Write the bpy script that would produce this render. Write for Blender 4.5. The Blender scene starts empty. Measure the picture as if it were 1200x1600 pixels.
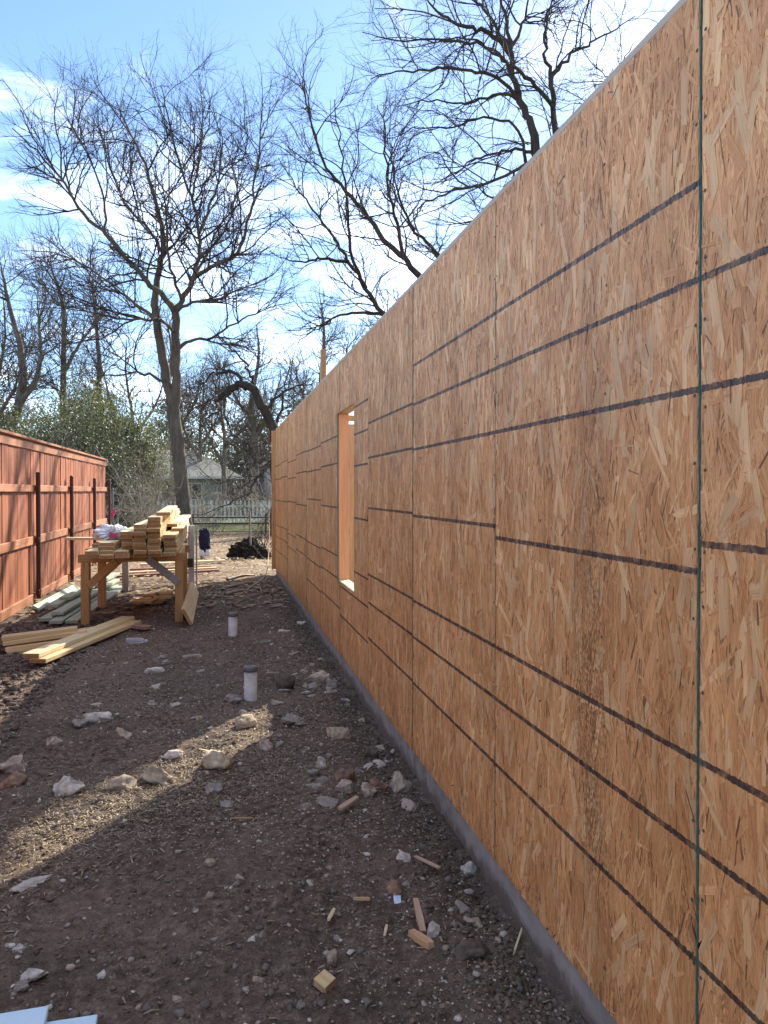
import bpy, bmesh, math, random
import numpy as np
from mathutils import Vector, Matrix, Euler

R = math.radians
rng = np.random.default_rng(11)
random.seed(5)
SC = bpy.context.scene
COL = SC.collection

# ------------------------------------------------------------------ camera
cam = bpy.data.cameras.new('camera')
cam.sensor_fit = 'VERTICAL'; cam.sensor_height = 32.0; cam.lens = 32.0 * 1187 / 1600
cam.shift_y = -20.6 / 1600
cam.clip_start = 0.05; cam.clip_end = 2000
camo = bpy.data.objects.new('camera', cam); COL.objects.link(camo)
camo.location = (0, 0, 1.49)
camo.rotation_euler = (R(90 - 0.6), 0, -math.atan(260 / 1187))
SC.camera = camo

# ------------------------------------------------------------------ sky, sun, exposure
SUN_AZ, SUN_EL = 35.0, 32.0            # degrees to the right of +Y, above the horizon
W = bpy.data.worlds.new('World'); SC.world = W; W.use_nodes = True
nt = W.node_tree; nt.nodes.clear()
def wn(t, **k):
    n = nt.nodes.new(t)
    for a, b in k.items(): setattr(n, a, b)
    return n
wo = wn('ShaderNodeOutputWorld'); bg = wn('ShaderNodeBackground')
sky = wn('ShaderNodeTexSky', sky_type='NISHITA', sun_disc=False, sun_elevation=R(SUN_EL), sun_rotation=R(SUN_AZ),
         altitude=150, air_density=0.85, dust_density=0.12, ozone_density=3.2)
tc = wn('ShaderNodeTexCoord'); sep = wn('ShaderNodeSeparateXYZ'); nt.links.new(tc.outputs['Generated'], sep.inputs[0])
za = wn('ShaderNodeMath', operation='ADD'); za.inputs[1].default_value = 0.12; nt.links.new(sep.outputs[2], za.inputs[0])
zm = wn('ShaderNodeMath', operation='MAXIMUM'); zm.inputs[1].default_value = 0.05; nt.links.new(za.outputs[0], zm.inputs[0])
dx = wn('ShaderNodeMath', operation='DIVIDE'); dy = wn('ShaderNodeMath', operation='DIVIDE')
for d, i in ((dx, 0), (dy, 1)):
    nt.links.new(sep.outputs[i], d.inputs[0]); nt.links.new(zm.outputs[0], d.inputs[1])
cmb = wn('ShaderNodeCombineXYZ'); nt.links.new(dx.outputs[0], cmb.inputs[0]); nt.links.new(dy.outputs[0], cmb.inputs[1])
cmap = wn('ShaderNodeMapping'); cmap.inputs['Location'].default_value = (-15.93, -8.35, 1.74); nt.links.new(cmb.outputs[0], cmap.inputs[0])
n1 = wn('ShaderNodeTexNoise'); n1.inputs['Scale'].default_value = 1.9; n1.inputs['Detail'].default_value = 9
n1.inputs['Roughness'].default_value = 0.58; n1.inputs['Distortion'].default_value = 0.7
nt.links.new(cmap.outputs[0], n1.inputs['Vector'])
cr = wn('ShaderNodeValToRGB'); cr.color_ramp.elements[0].position = 0.47; cr.color_ramp.elements[1].position = 0.90
nt.links.new(n1.outputs['Fac'], cr.inputs[0])
cf = wn('ShaderNodeMath', operation='MULTIPLY'); cf.inputs[1].default_value = 0.45; nt.links.new(cr.outputs[0], cf.inputs[0])
mx = wn('ShaderNodeMix', data_type='RGBA')
nt.links.new(cf.outputs[0], mx.inputs['Factor']); nt.links.new(sky.outputs[0], mx.inputs['A'])
mx.inputs['B'].default_value = (26.0, 25.8, 25.6, 1)
nt.links.new(mx.outputs['Result'], bg.inputs[0]); bg.inputs[1].default_value = 0.10
nt.links.new(bg.outputs[0], wo.inputs[0])

sl = bpy.data.lights.new('sun', 'SUN'); sl.energy = 4.3; sl.angle = R(0.53); sl.color = (1.0, 0.91, 0.77)
slo = bpy.data.objects.new('sun', sl); COL.objects.link(slo)
sd = Vector((math.sin(R(SUN_AZ)) * math.cos(R(SUN_EL)), math.cos(R(SUN_AZ)) * math.cos(R(SUN_EL)), math.sin(R(SUN_EL))))
slo.rotation_euler = sd.to_track_quat('Z', 'Y').to_euler()
slo.location = sd * 60
SC.view_settings.view_transform = 'Standard'; SC.view_settings.look = 'None'
SC.view_settings.exposure = 1.62; SC.view_settings.gamma = 1.0; SC.view_settings.use_curve_mapping = False
SC.cycles.use_denoising = True
SC.cycles.max_bounces = 6; SC.cycles.transparent_max_bounces = 6

# ------------------------------------------------------------------ helpers
def tag(o, label=None, cat=None, group=None, kind=None):
    if label: o['label'] = label
    if cat: o['category'] = cat
    if group: o['group'] = group
    if kind: o['kind'] = kind
    return o

def link(name, me, parent=None, loc=(0, 0, 0), rot=(0, 0, 0)):
    o = bpy.data.objects.new(name, me); COL.objects.link(o)
    o.location = loc; o.rotation_euler = rot
    if parent: o.parent = parent
    return o

def empty(name, loc=(0, 0, 0), rz=0.0):
    o = bpy.data.objects.new(name, None); COL.objects.link(o)
    o.location = loc; o.rotation_euler = (0, 0, rz); o.empty_display_size = 0.1
    return o

def np_mesh(name, V, F, mat=None, smooth=False):
    V = np.asarray(V, dtype=np.float32); F = np.asarray(F, dtype=np.int32); k = F.shape[1]
    me = bpy.data.meshes.new(name)
    me.vertices.add(len(V)); me.vertices.foreach_set('co', V.ravel())
    me.loops.add(F.size); me.loops.foreach_set('vertex_index', F.ravel())
    me.polygons.add(len(F)); me.polygons.foreach_set('loop_start', np.arange(0, F.size, k, dtype=np.int32))
    me.update(calc_edges=True)
    if smooth: me.polygons.foreach_set('use_smooth', np.ones(len(F), dtype=bool))
    if mat: me.materials.append(mat)
    return me

def add_color(me, cols, name='col'):
    a = me.color_attributes.new(name, 'FLOAT_COLOR', 'POINT')
    c = np.ones((len(cols), 4), dtype=np.float32); c[:, :3] = cols
    a.data.foreach_set('color', c.ravel())

def bm_mesh(name, bm, mat=None, smooth=False):
    me = bpy.data.meshes.new(name); bm.to_mesh(me); bm.free()
    if mat: me.materials.append(mat)
    if smooth:
        for p in me.polygons: p.use_smooth = True
    return me

_box = {}
ENDS = {}
def box_mesh(w, l, t, mat, bev=0.003):
    """chamfered box centred on the origin: w along X, l along Y, t along Z"""
    key = (round(w, 4), round(l, 4), round(t, 4), mat.name, bev)
    if key in _box: return _box[key]
    bm = bmesh.new(); bmesh.ops.create_cube(bm, size=1.0)
    for v in bm.verts: v.co = Vector((v.co.x * w, v.co.y * l, v.co.z * t))
    if bev > 0: bmesh.ops.bevel(bm, geom=list(bm.edges), offset=min(bev, t * .3, w * .3, l * .3), segments=1, affect='EDGES', profile=0.5)
    bm.normal_update()
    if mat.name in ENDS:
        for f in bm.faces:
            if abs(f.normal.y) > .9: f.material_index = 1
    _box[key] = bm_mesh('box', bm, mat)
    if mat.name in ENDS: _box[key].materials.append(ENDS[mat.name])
    return _box[key]

def box(name, lo, hi, mat, parent=None, bev=0.003):
    c = [(a + b) / 2 for a, b in zip(lo, hi)]
    return link(name, box_mesh(hi[0] - lo[0], hi[1] - lo[1], hi[2] - lo[2], mat, bev), parent, c)

def board_between(name, a, b, w, t, mat, parent=None, roll=0.0, bev=0.003):
    """a board whose length runs from a to b; w its width, t its thickness"""
    a = Vector(a); b = Vector(b); d = b - a
    q = d.to_track_quat('Y', 'Z') @ Euler((0, roll, 0)).to_quaternion()
    o = link(name, box_mesh(w, d.length, t, mat, bev), parent, (a + b) / 2)
    o.rotation_euler = q.to_euler()
    return o

# value noise -------------------------------------------------------
_tab = np.random.default_rng(3).random((256, 256))
def vnoise(x, y):
    xi = np.floor(x).astype(int); yi = np.floor(y).astype(int)
    fx = x - xi; fy = y - yi
    fx = fx * fx * (3 - 2 * fx); fy = fy * fy * (3 - 2 * fy)
    a = _tab[xi & 255, yi & 255]; b = _tab[(xi + 1) & 255, yi & 255]
    c = _tab[xi & 255, (yi + 1) & 255]; d = _tab[(xi + 1) & 255, (yi + 1) & 255]
    return (a * (1 - fx) + b * fx) * (1 - fy) + (c * (1 - fx) + d * fx) * fy - 0.5
def fbm(x, y, f, o=4, g=0.5):
    s = 0; a = 1.0
    for i in range(o):
        s = s + a * vnoise(x * f + 17.3 * i, y * f + 9.1 * i); f *= 2.03; a *= g
    return s
def smooth(a, b, x):
    t = np.clip((x - a) / (b - a), 0, 1); return t * t * (3 - 2 * t)

# tubes along many branches, vectorised ------------------------------
def tubes(branches):
    groups = {}
    for P, r in branches:
        k = 9 if r[0] > 0.1 else 6 if r[0] > 0.03 else 4 if r[0] > 0.012 else 3
        groups.setdefault((len(P), k), []).append((P, r))
    VV = []; FF = []; off = 0
    for (n, k), L in groups.items():
        P = np.array([a for a, _ in L]); r = np.array([b for _, b in L]); m = len(L)
        T = np.gradient(P, axis=1); T /= np.linalg.norm(T, axis=2, keepdims=True) + 1e-9
        ref = np.where(np.abs(T[:, :1, 2:3]) > 0.85, np.array([[[1., 0, 0]]]), np.array([[[0, 0, 1.]]]))
        A = np.cross(T, np.broadcast_to(ref, T.shape)); A /= np.linalg.norm(A, axis=2, keepdims=True) + 1e-9
        Bv = np.cross(T, A)
        ang = np.arange(k) * 2 * math.pi / k
        V = P[:, :, None, :] + r[:, :, None, None] * (A[:, :, None, :] * np.cos(ang)[None, None, :, None] + Bv[:, :, None, :] * np.sin(ang)[None, None, :, None])
        VV.append(V.reshape(-1, 3))
        i = np.arange(n - 1)[:, None] * k; j = np.arange(k)[None, :]; j2 = (j + 1) % k
        q = np.stack([i + j, i + j2, i + k + j2, i + k + j], -1).reshape(-1, 4)
        FF.append((q[None] + (np.arange(m) * n * k)[:, None, None] + off).reshape(-1, 4))
        off += m * n * k
    return np.concatenate(VV), np.concatenate(FF)

def tube_obj(name, pts, r, mat, parent=None, taper=1.0):
    P = np.array(pts, dtype=float); rr = np.linspace(r, r * taper, len(P))
    g = {}
    V, F = tubes([(P, rr if r > 0.031 else rr)])
    return link(name, np_mesh(name, V, F, mat, True), parent)

def spline(pts, n):
    """Catmull-Rom through pts, n samples for each span"""
    P = np.array(pts, dtype=float); P = np.vstack([2 * P[0] - P[1], P, 2 * P[-1] - P[-2]])
    out = []
    for i in range(1, len(P) - 2):
        t = np.linspace(0, 1, n, endpoint=False)[:, None]
        a, b, c, d = P[i - 1], P[i], P[i + 1], P[i + 2]
        out.append(0.5 * ((2 * b) + (c - a) * t + (2 * a - 5 * b + 4 * c - d) * t ** 2 + (3 * b - a - 3 * c + d) * t ** 3))
    out.append(P[-2][None]); return np.concatenate(out)

# ------------------------------------------------------------------ materials
class NB:
    def __init__(s, name):
        s.m = bpy.data.materials.new(name); s.m.use_nodes = True; s.t = s.m.node_tree
        s.b = s.t.nodes['Principled BSDF']; s.out = s.t.nodes['Material Output']
    def n(s, t, **k):
        x = s.t.nodes.new(t)
        for a, b in k.items(): setattr(x, a, b)
        return x
    def l(s, a, b): s.t.links.new(a, b)
    def math(s, op, a, b=None, c=None, clamp=False):
        x = s.n('ShaderNodeMath', operation=op, use_clamp=clamp)
        for i, v in enumerate((a, b, c)):
            if v is None: continue
            if isinstance(v, (int, float)): x.inputs[i].default_value = v
            else: s.l(v, x.inputs[i])
        return x.outputs[0]
    def mix(s, f, a, b, mode='MIX'):
        x = s.n('ShaderNodeMix', data_type='RGBA', blend_type=mode)
        for key, v in (('Factor', f), ('A', a), ('B', b)):
            if isinstance(v, (int, float)): x.inputs[key].default_value = v
            elif isinstance(v, tuple): x.inputs[key].default_value = (*v, 1) if len(v) == 3 else v
            else: s.l(v, x.inputs[key])
        return x.outputs['Result']
    def noise(s, vec, scale, detail=4, rough=0.55, dist=0.0):
        x = s.n('ShaderNodeTexNoise'); x.inputs['Scale'].default_value = scale; x.inputs['Detail'].default_value = detail
        x.inputs['Roughness'].default_value = rough; x.inputs['Distortion'].default_value = dist
        if vec is not None: s.l(vec, x.inputs['Vector'])
        return x.outputs['Fac']
    def ramp(s, f, *st):
        x = s.n('ShaderNodeValToRGB'); e = x.color_ramp.elements
        while len(e) < len(st): e.new(0.5)
        for el, (p, c) in zip(e, st):
            el.position = p; el.color = (c, c, c, 1) if isinstance(c, (int, float)) else (*c, 1)
        s.l(f, x.inputs[0]); return x.outputs[0]
    def coord(s, which='Object'): return s.n('ShaderNodeTexCoord').outputs[which]
    def mapping(s, v, scale=(1, 1, 1), loc=(0, 0, 0)):
        x = s.n('ShaderNodeMapping'); x.inputs['Scale'].default_value = scale; x.inputs['Location'].default_value = loc
        s.l(v, x.inputs[0]); return x
    def bump(s, h, strength=0.4, dist=0.01):
        x = s.n('ShaderNodeBump'); x.inputs['Strength'].default_value = strength; x.inputs['Distance'].default_value = dist
        s.l(h, x.inputs['Height']); s.l(x.outputs[0], s.b.inputs['Normal']); return x
    def set(s, rough=0.7, spec=0.3, col=None, **k):
        s.b.inputs['Roughness'].default_value = rough; s.b.inputs['Specular IOR Level'].default_value = spec
        if col is not None:
            if isinstance(col, tuple): s.b.inputs['Base Color'].default_value = (*col, 1)
            else: s.l(col, s.b.inputs['Base Color'])
        for a, v in k.items(): s.b.inputs[a.replace('_', ' ')].default_value = v
        return s.m

def wood(name, ca, cb, cknot=None, var=0.25, rough=0.65, spec=0.25, grey=None, axis='Y', grain=1.0):
    """sawn board: grain along the board's local axis, every board its own tone"""
    m = NB(name); oi = m.n('ShaderNodeObjectInfo'); co = m.coord()
    off = m.n('ShaderNodeVectorMath', operation='ADD'); m.l(co, off.inputs[0])
    rv = m.math('MULTIPLY', oi.outputs['Random'], 37.0)
    cv = m.n('ShaderNodeCombineXYZ')
    for i in range(3): m.l(rv, cv.inputs[i])
    m.l(cv.outputs[0], off.inputs[1]); v = off.outputs[0]
    s = {'Y': (38, 1.6, 38), 'Z': (38, 38, 1.6), 'X': (1.6, 38, 38)}[axis]
    s = tuple(x * grain for x in s)
    mp = m.mapping(v, s).outputs[0]
    g = m.noise(mp, 1.0, 5, 0.6, 1.2); fine = m.noise(m.mapping(v, tuple(x * 5 for x in s)).outputs[0], 1.0, 2)
    big = m.noise(v, 1.7, 3)
    col = m.ramp(g, (0.3, cb), (0.62, ca))
    col = m.mix(m.math('MULTIPLY', fine, 0.35), col, tuple(x * 0.62 for x in cb))
    if cknot:
        ks = {'Y': (9, 1.7, 9), 'Z': (9, 9, 1.7), 'X': (1.7, 9, 9)}[axis]
        vo = m.n('ShaderNodeTexVoronoi'); vo.inputs['Scale'].default_value = 1.0
        m.l(m.mapping(v, ks).outputs[0], vo.inputs['Vector'])
        kf = m.ramp(vo.outputs['Distance'], (0.06, 1.0), (0.16, 0.0))
        col = m.mix(m.math('MULTIPLY', kf, 0.75), col, cknot)
    hv = m.n('ShaderNodeHueSaturation'); m.l(col, hv.inputs['Color'])
    m.l(m.math('MULTIPLY_ADD', oi.outputs['Random'], var * 2, 1 - var), hv.inputs['Value'])
    col = hv.outputs[0]
    if grey: col = m.mix(m.ramp(big, (0.42, 0.0), (0.68, 0.8)), col, grey)
    m.bump(g, 0.25, 0.003)
    return m.set(rough, spec, col)

def osb(strand):
    m = NB('osb_strand' if strand else 'osb_board'); co = m.coord(); sp = m.n('ShaderNodeSeparateXYZ'); m.l(co, sp.inputs[0])
    y, z = sp.outputs[1], sp.outputs[2]
    oi = m.n('ShaderNodeObjectInfo')
    def prop(p):
        a = m.n('ShaderNodeAttribute', attribute_type='OBJECT', attribute_name=p); return a.outputs['Fac']
    if strand:
        col = m.n('ShaderNodeAttribute', attribute_name='col').outputs['Color']
        uv = m.n('ShaderNodeUVMap').outputs[0]
        g1 = m.noise(m.mapping(uv, (330, 8, 1)).outputs[0], 1.0, 4, 0.6)
        g2 = m.noise(m.mapping(uv, (900, 30, 1)).outputs[0], 1.0, 2)
        gg = m.math('ADD', m.math('MULTIPLY', g1, 0.75), m.math('MULTIPLY', g2, 0.25))
        col = m.mix(1.0, col, m.ramp(gg, (0.25, (0.50, 0.42, 0.35)), (0.5, (0.96, 0.95, 0.93)), (0.78, (1.22, 1.24, 1.26))), 'MULTIPLY')
    else:
        gg = m.noise(m.mapping(co, (40, 40, 12)).outputs[0], 1.0, 5)
        col = m.ramp(gg, (0.3, (0.34, 0.18, 0.08)), (0.7, (0.62, 0.40, 0.20)))
    col = m.mix(1.0, col, m.ramp(prop('tone'), (0.0, (0.86, 0.84, 0.84)), (0.5, (1.0, 0.985, 0.97)), (1.0, (1.10, 1.11, 1.13))), 'MULTIPLY')
    # broad tone drift inside a sheet and from sheet to sheet
    low = m.noise(co, 1.3, 3)
    col = m.mix(1.0, col, m.ramp(low, (0.3, (0.88, 0.85, 0.82)), (0.7, (1.08, 1.06, 1.04))), 'MULTIPLY')
    mid = m.noise(m.mapping(co, (1, 1, .45)).outputs[0], 5.0, 4, .6)
    col = m.mix(1.0, col, m.ramp(mid, (0.32, (0.80, 0.76, 0.73)), (0.52, (1.0, 1.0, 1.0)), (0.7, (1.10, 1.11, 1.13))), 'MULTIPLY')
    # water stain on the sheet that carries one: speckled swollen band
    yb = m.math('ADD', y, m.math('MULTIPLY', m.math('SUBTRACT', m.noise(co, 2.0, 3), 0.5), 0.3))
    band = m.math('SUBTRACT', 1.0, m.math('DIVIDE', m.math('ABSOLUTE', m.math('SUBTRACT', yb, 0.47)), 0.15), clamp=True)
    zb = m.math('MULTIPLY', m.ramp(z, (0.15, 0.2), (0.5, 1.0)), m.math('SUBTRACT', 1.9, z, clamp=True))
    spk = m.ramp(m.noise(m.mapping(co, (1, 1, 0.5)).outputs[0], 150, 2, 0.7), (0.44, 0.0), (0.56, 1.0))
    st = m.math('MULTIPLY', m.math('MULTIPLY', m.math('MULTIPLY', band, zb), spk), prop('stain'), clamp=True)
    col = m.mix(m.math('MULTIPLY', st, 0.9), col, (0.19, 0.095, 0.042))
    # printed nailing lines
    wob = m.math('MULTIPLY', m.math('SUBTRACT', m.noise(co, 90, 4, 0.7), 0.5), 0.013)
    t = m.math('ADD', m.math('SUBTRACT', 2.448, z), wob)
    t = m.math('SUBTRACT', t, prop('line_offset'))
    acc = None
    for k, li in enumerate((0.415, 0.620, 0.855, 1.215, 1.650, 1.842, 2.085)):
        tt = m.math('SUBTRACT', t, prop('mid_offset')) if k == 3 else t
        c = m.math('COMPARE', tt, li, 0.0074)
        if k == 0: c = m.math('MULTIPLY', c, prop('top_line'))
        if k == 6: c = m.math('MULTIPLY', c, prop('low_line'))
        acc = c if acc is None else m.math('ADD', acc, c)
    ink = m.math('MULTIPLY', acc, m.ramp(m.noise(co, 25, 4, 0.7), (0.3, 0.45), (0.52, 0.92)), clamp=True)
    col = m.mix(ink, col, (0.028, 0.027, 0.032))
    # green edge sealer that crept onto the face
    ey = m.math('SUBTRACT', 0.608, m.math('ABSOLUTE', m.math('SUBTRACT', y, 0.608)))
    e = m.math('ADD', ey, m.math('MULTIPLY', m.noise(co, 45, 3), 0.011))
    col = m.mix(m.ramp(e, (0.0065, 0.85), (0.0105, 0.0)), col, (0.10, 0.19, 0.15))
    m.bump(gg, 0.35, 0.002)
    return m.set(0.50, 0.45, col)

def soil():
    m = NB('soil'); co = m.coord(); sp = m.n('ShaderNodeSeparateXYZ'); m.l(co, sp.inputs[0])
    a = m.noise(co, 1.5, 7, 0.62, 0.6); b = m.noise(co, 28, 6, 0.65); c = m.noise(co, 160, 4, 0.6)
    col = m.ramp(b, (0.30, (0.052, 0.036, 0.026)), (0.52, (0.172, 0.127, 0.094)), (0.76, (0.39, 0.315, 0.245)))
    col = m.mix(m.ramp(a, (0.42, 0.0), (0.66, 0.6)), col, (0.26, 0.20, 0.152))
    col = m.mix(m.ramp(m.noise(co, 0.9, 5, 0.6), (0.36, 0.5), (0.5, 0.0)), col, (0.11, 0.087, 0.072))
    col = m.mix(m.ramp(c, (0.35, 0.55), (0.5, 0.0)), col, (0.022, 0.017, 0.015))
    vo = m.n('ShaderNodeTexVoronoi'); vo.inputs['Scale'].default_value = 85; m.l(co, vo.inputs['Vector'])
    gate = m.ramp(m.noise(co, 5, 4), (0.48, 0.0), (0.62, 1.0))
    sc_ = m.n('ShaderNodeSeparateColor'); m.l(vo.outputs['Color'], sc_.inputs[0])
    grit = m.math('MULTIPLY', m.math('MULTIPLY', m.math('LESS_THAN', vo.outputs['Distance'], 0.36), m.math('GREATER_THAN', sc_.outputs[0], 0.72)), gate)
    col = m.mix(m.math('MULTIPLY', grit, 0.8), col, (0.36, 0.32, 0.27))
    # leaf litter further back, grass of the neighbours' yard behind that
    yy = m.math('ADD', sp.outputs[1], m.math('MULTIPLY', m.math('SUBTRACT', m.noise(co, 0.6, 4), 0.5), 6.0))
    lit = m.ramp(m.noise(co, 14, 5, 0.7), (0.36, (0.10, 0.075, 0.05)), (0.5, (0.26, 0.19, 0.12)), (0.66, (0.46, 0.38, 0.28)))
    mr = m.n('ShaderNodeMapRange', interpolation_type='SMOOTHSTEP'); mr.inputs[1].default_value = 11.0; mr.inputs[2].default_value = 17.0
    m.l(yy, mr.inputs[0]); col = m.mix(m.math('MULTIPLY', mr.outputs[0], 0.85), col, lit)
    mg = m.n('ShaderNodeMapRange', interpolation_type='SMOOTHSTEP'); mg.inputs[1].default_value = 26.5; mg.inputs[2].default_value = 29.0
    m.l(yy, mg.inputs[0])
    gr = m.ramp(m.noise(co, 6, 5, 0.7), (0.35, (0.10, 0.115, 0.05)), (0.65, (0.25, 0.25, 0.12)))
    col = m.mix(mg.outputs[0], col, gr)
    h = m.math('ADD', m.math('MULTIPLY', b, 0.7), m.math('MULTIPLY', c, 0.3))
    m.bump(h, 1.0, 0.03)
    return m.set(0.95, 0.12, col)

def plain(name, ca, cb, scale=8, rough=0.7, spec=0.3, bump=0.2, bd=0.004, detail=5, **k):
    m = NB(name); co = m.coord(); oi = m.n('ShaderNodeObjectInfo')
    ad = m.n('ShaderNodeVectorMath', operation='ADD'); m.l(co, ad.inputs[0])
    cv = m.n('ShaderNodeCombineXYZ'); m.l(m.math('MULTIPLY', oi.outputs['Random'], 19.0), cv.inputs[0]); m.l(cv.outputs[0], ad.inputs[1])
    n = m.noise(ad.outputs[0], scale, detail, 0.62)
    col = m.ramp(n, (0.3, cb), (0.7, ca))
    if bump: m.bump(n, bump, bd)
    return m.set(rough, spec, col, **k)

def vcol(name, rough=0.85, spec=0.15, scale=40, bump=0.5):
    m = NB(name); col = m.n('ShaderNodeAttribute', attribute_name='col').outputs['Color']; co = m.coord()
    n = m.noise(co, scale, 4, 0.65)
    col = m.mix(1.0, col, m.ramp(n, (0.3, (0.6, 0.58, 0.56)), (0.7, (1.15, 1.15, 1.15))), 'MULTIPLY')
    col = m.mix(m.ramp(m.noise(co, scale * .22, 3, .6), (0.38, 0.35), (0.56, 0.0)), col, (0.19, 0.155, 0.128))
    m.bump(n, bump, 0.004); return m.set(rough, spec, col)

def leafmat(name, cols, trans=0.35):
    m = NB(name); g = m.n('ShaderNodeNewGeometry')
    ri = g.outputs['Random Per Island']
    col = m.ramp(ri, *[(i / (len(cols) - 1), c) for i, c in enumerate(cols)])
    m.set(0.55, 0.35, col)
    tr = m.n('ShaderNodeBsdfTranslucent'); m.l(m.mix(1.0, col, (1.3, 1.35, 0.8), 'MULTIPLY'), tr.inputs['Color'])
    ms = m.n('ShaderNodeMixShader'); ms.inputs[0].default_value = trans
    m.l(m.b.outputs[0], ms.inputs[1]); m.l(tr.outputs[0], ms.inputs[2]); m.l(ms.outputs[0], m.out.inputs[0])
    return m.m

def barkmat(name, ca, cb):
    m = NB(name); co = m.coord()
    n = m.noise(m.mapping(co, (9, 9, 2.2)).outputs[0], 1.6, 6, 0.65, 0.4); n2 = m.noise(co, 1.1, 3)
    col = m.ramp(n, (0.3, cb), (0.7, ca)); col = m.mix(m.ramp(n2, (0.45, 0), (0.75, 0.5)), col, tuple(x * 1.5 for x in ca))
    m.bump(n, 0.8, 0.03); return m.set(0.9, 0.15, col)

M = {}
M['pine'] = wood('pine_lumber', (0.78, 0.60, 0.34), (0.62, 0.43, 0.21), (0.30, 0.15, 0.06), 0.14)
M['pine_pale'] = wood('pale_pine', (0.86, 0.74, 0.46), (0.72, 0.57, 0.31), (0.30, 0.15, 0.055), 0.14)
M['fir'] = wood('fir_lumber', (0.66, 0.38, 0.19), (0.50, 0.26, 0.11), (0.22, 0.09, 0.035), 0.14, axis='Z')
M['fir_jamb'] = wood('fir_jamb', (0.80, 0.34, 0.15), (0.66, 0.25, 0.10), (0.34, 0.12, 0.05), 0.05, axis='Z')
M['table_wood'] = wood('table_wood', (0.60, 0.35, 0.15), (0.44, 0.23, 0.085), (0.18, 0.08, 0.03), 0.15, axis='Z')
M['table_beam'] = wood('table_beam', (0.58, 0.33, 0.14), (0.42, 0.22, 0.08), (0.18, 0.08, 0.03), 0.15, axis='X')
M['cedar'] = wood('stained_cedar', (0.385, 0.132, 0.057), (0.20, 0.058, 0.026), (0.09, 0.028, 0.015), 0.26, 0.6, 0.28, axis='Z')
M['cedar_rail'] = wood('stained_rail', (0.45, 0.20, 0.105), (0.31, 0.12, 0.058), (0.17, 0.07, 0.04), 0.15, 0.6, 0.3, axis='Y')
M['brownsteel'] = plain('brown_post_paint', (0.085, 0.022, 0.014), (0.05, 0.013, 0.009), 30, 0.5, 0.4, 0.15)
M['treated'] = wood('treated_green_lumber', (0.44, 0.50, 0.38), (0.30, 0.36, 0.27), (0.14, 0.15, 0.09), 0.15)
M['reddish'] = wood('reddish_board', (0.40, 0.24, 0.20), (0.28, 0.15, 0.12), None, 0.12, axis='Y')
M['greywood'] = wood('weathered_grey_wood', (0.42, 0.41, 0.40), (0.25, 0.24, 0.235), (0.1, 0.09, 0.08), 0.12, axis='Z')
M['palegrey'] = wood('pale_grey_wood', (0.58, 0.60, 0.63), (0.42, 0.44, 0.48), None, 0.08, axis='Z')
M['greybeige'] = wood('grey_beige_plate', (0.56, 0.50, 0.43), (0.44, 0.385, 0.32), None, 0.05)
ENDS['pine_lumber'] = plain('shaded_pine_end_grain', (0.40, 0.225, 0.11), (0.27, 0.14, 0.062), 45, 0.8, 0.15, 0.3)  # end grain, browned further so shade on the board ends is painted in
ENDS['pale_pine'] = plain('shaded_pale_pine_end_grain', (0.44, 0.26, 0.125), (0.31, 0.165, 0.075), 45, 0.8, 0.15, 0.3)  # paler end grain, with end-face shade likewise mixed into the brown
M['strand'] = osb(True); M['osb'] = osb(False)
M['sealer'] = plain('green_edge_sealer', (0.10, 0.21, 0.17), (0.05, 0.12, 0.10), 60, 0.6, 0.3)
M['concrete'] = plain('slab_concrete', (0.33, 0.335, 0.35), (0.20, 0.20, 0.21), 14, 0.85, 0.2, 0.5, 0.006)
def slab():
    m = NB('slab_concrete'); g = m.n('ShaderNodeNewGeometry'); co = g.outputs['Position']; sp = m.n('ShaderNodeSeparateXYZ'); m.l(co, sp.inputs[0])
    n = m.noise(co, 12, 6, .62); n2 = m.noise(m.mapping(co, (1, 1, 4)).outputs[0], 2.2, 4)
    col = m.ramp(n, (.3, (.19, .185, .18)), (.7, (.34, .335, .325))); col = m.mix(m.ramp(n2, (.4, 0), (.65, .5)), col, (.42, .41, .395))
    mud = m.math('ADD', sp.outputs[2], m.math('MULTIPLY', m.math('SUBTRACT', m.noise(co, 7, 5, .7), .5), .22))
    col = m.mix(m.ramp(mud, (-.01, .85), (.045, 0.0)), col, (.15, .117, .092)); m.bump(n, .6, .008); return m.set(.88, .2, col)
M['concrete'] = slab()
M['soil'] = soil()
M['bark'] = barkmat('grey_bark', (0.13, 0.105, 0.085), (0.05, 0.04, 0.033))
M['bark_dark'] = barkmat('dark_bark', (0.068, 0.055, 0.048), (0.026, 0.021, 0.018))
M['bark_pale'] = barkmat('pale_bark', (0.27, 0.23, 0.195), (0.15, 0.125, 0.105))
M['bark_mid'] = barkmat('mid_bark', (0.19, 0.16, 0.135), (0.095, 0.078, 0.066))
M['drytwig'] = plain('dry_twig', (0.42, 0.37, 0.30), (0.22, 0.185, 0.145), 20, 0.85, 0.15, 0)
M['leaf_dark'] = leafmat('evergreen_leaf', [(0.04, 0.05, 0.032), (0.075, 0.088, 0.055), (0.14, 0.15, 0.095)], 0.2)
M['leaf_yellow'] = leafmat('yellowgreen_leaf', [(0.065, 0.078, 0.04), (0.105, 0.118, 0.058), (0.17, 0.175, 0.09)], 0.3)
M['leaf_far'] = leafmat('far_foliage', [(0.09, 0.096, 0.075), (0.14, 0.138, 0.11), (0.20, 0.19, 0.155)], 0.2)  # lightened leaf tones; veiling glare over the distance is painted into them
M['leaf_litter'] = leafmat('dead_leaf', [(0.16, 0.10, 0.055), (0.30, 0.21, 0.12), (0.44, 0.35, 0.23)], 0.15)
M['white'] = plain('white_paint', (0.76, 0.76, 0.70), (0.56, 0.56, 0.50), 12, 0.6, 0.3, 0.1)
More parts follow.
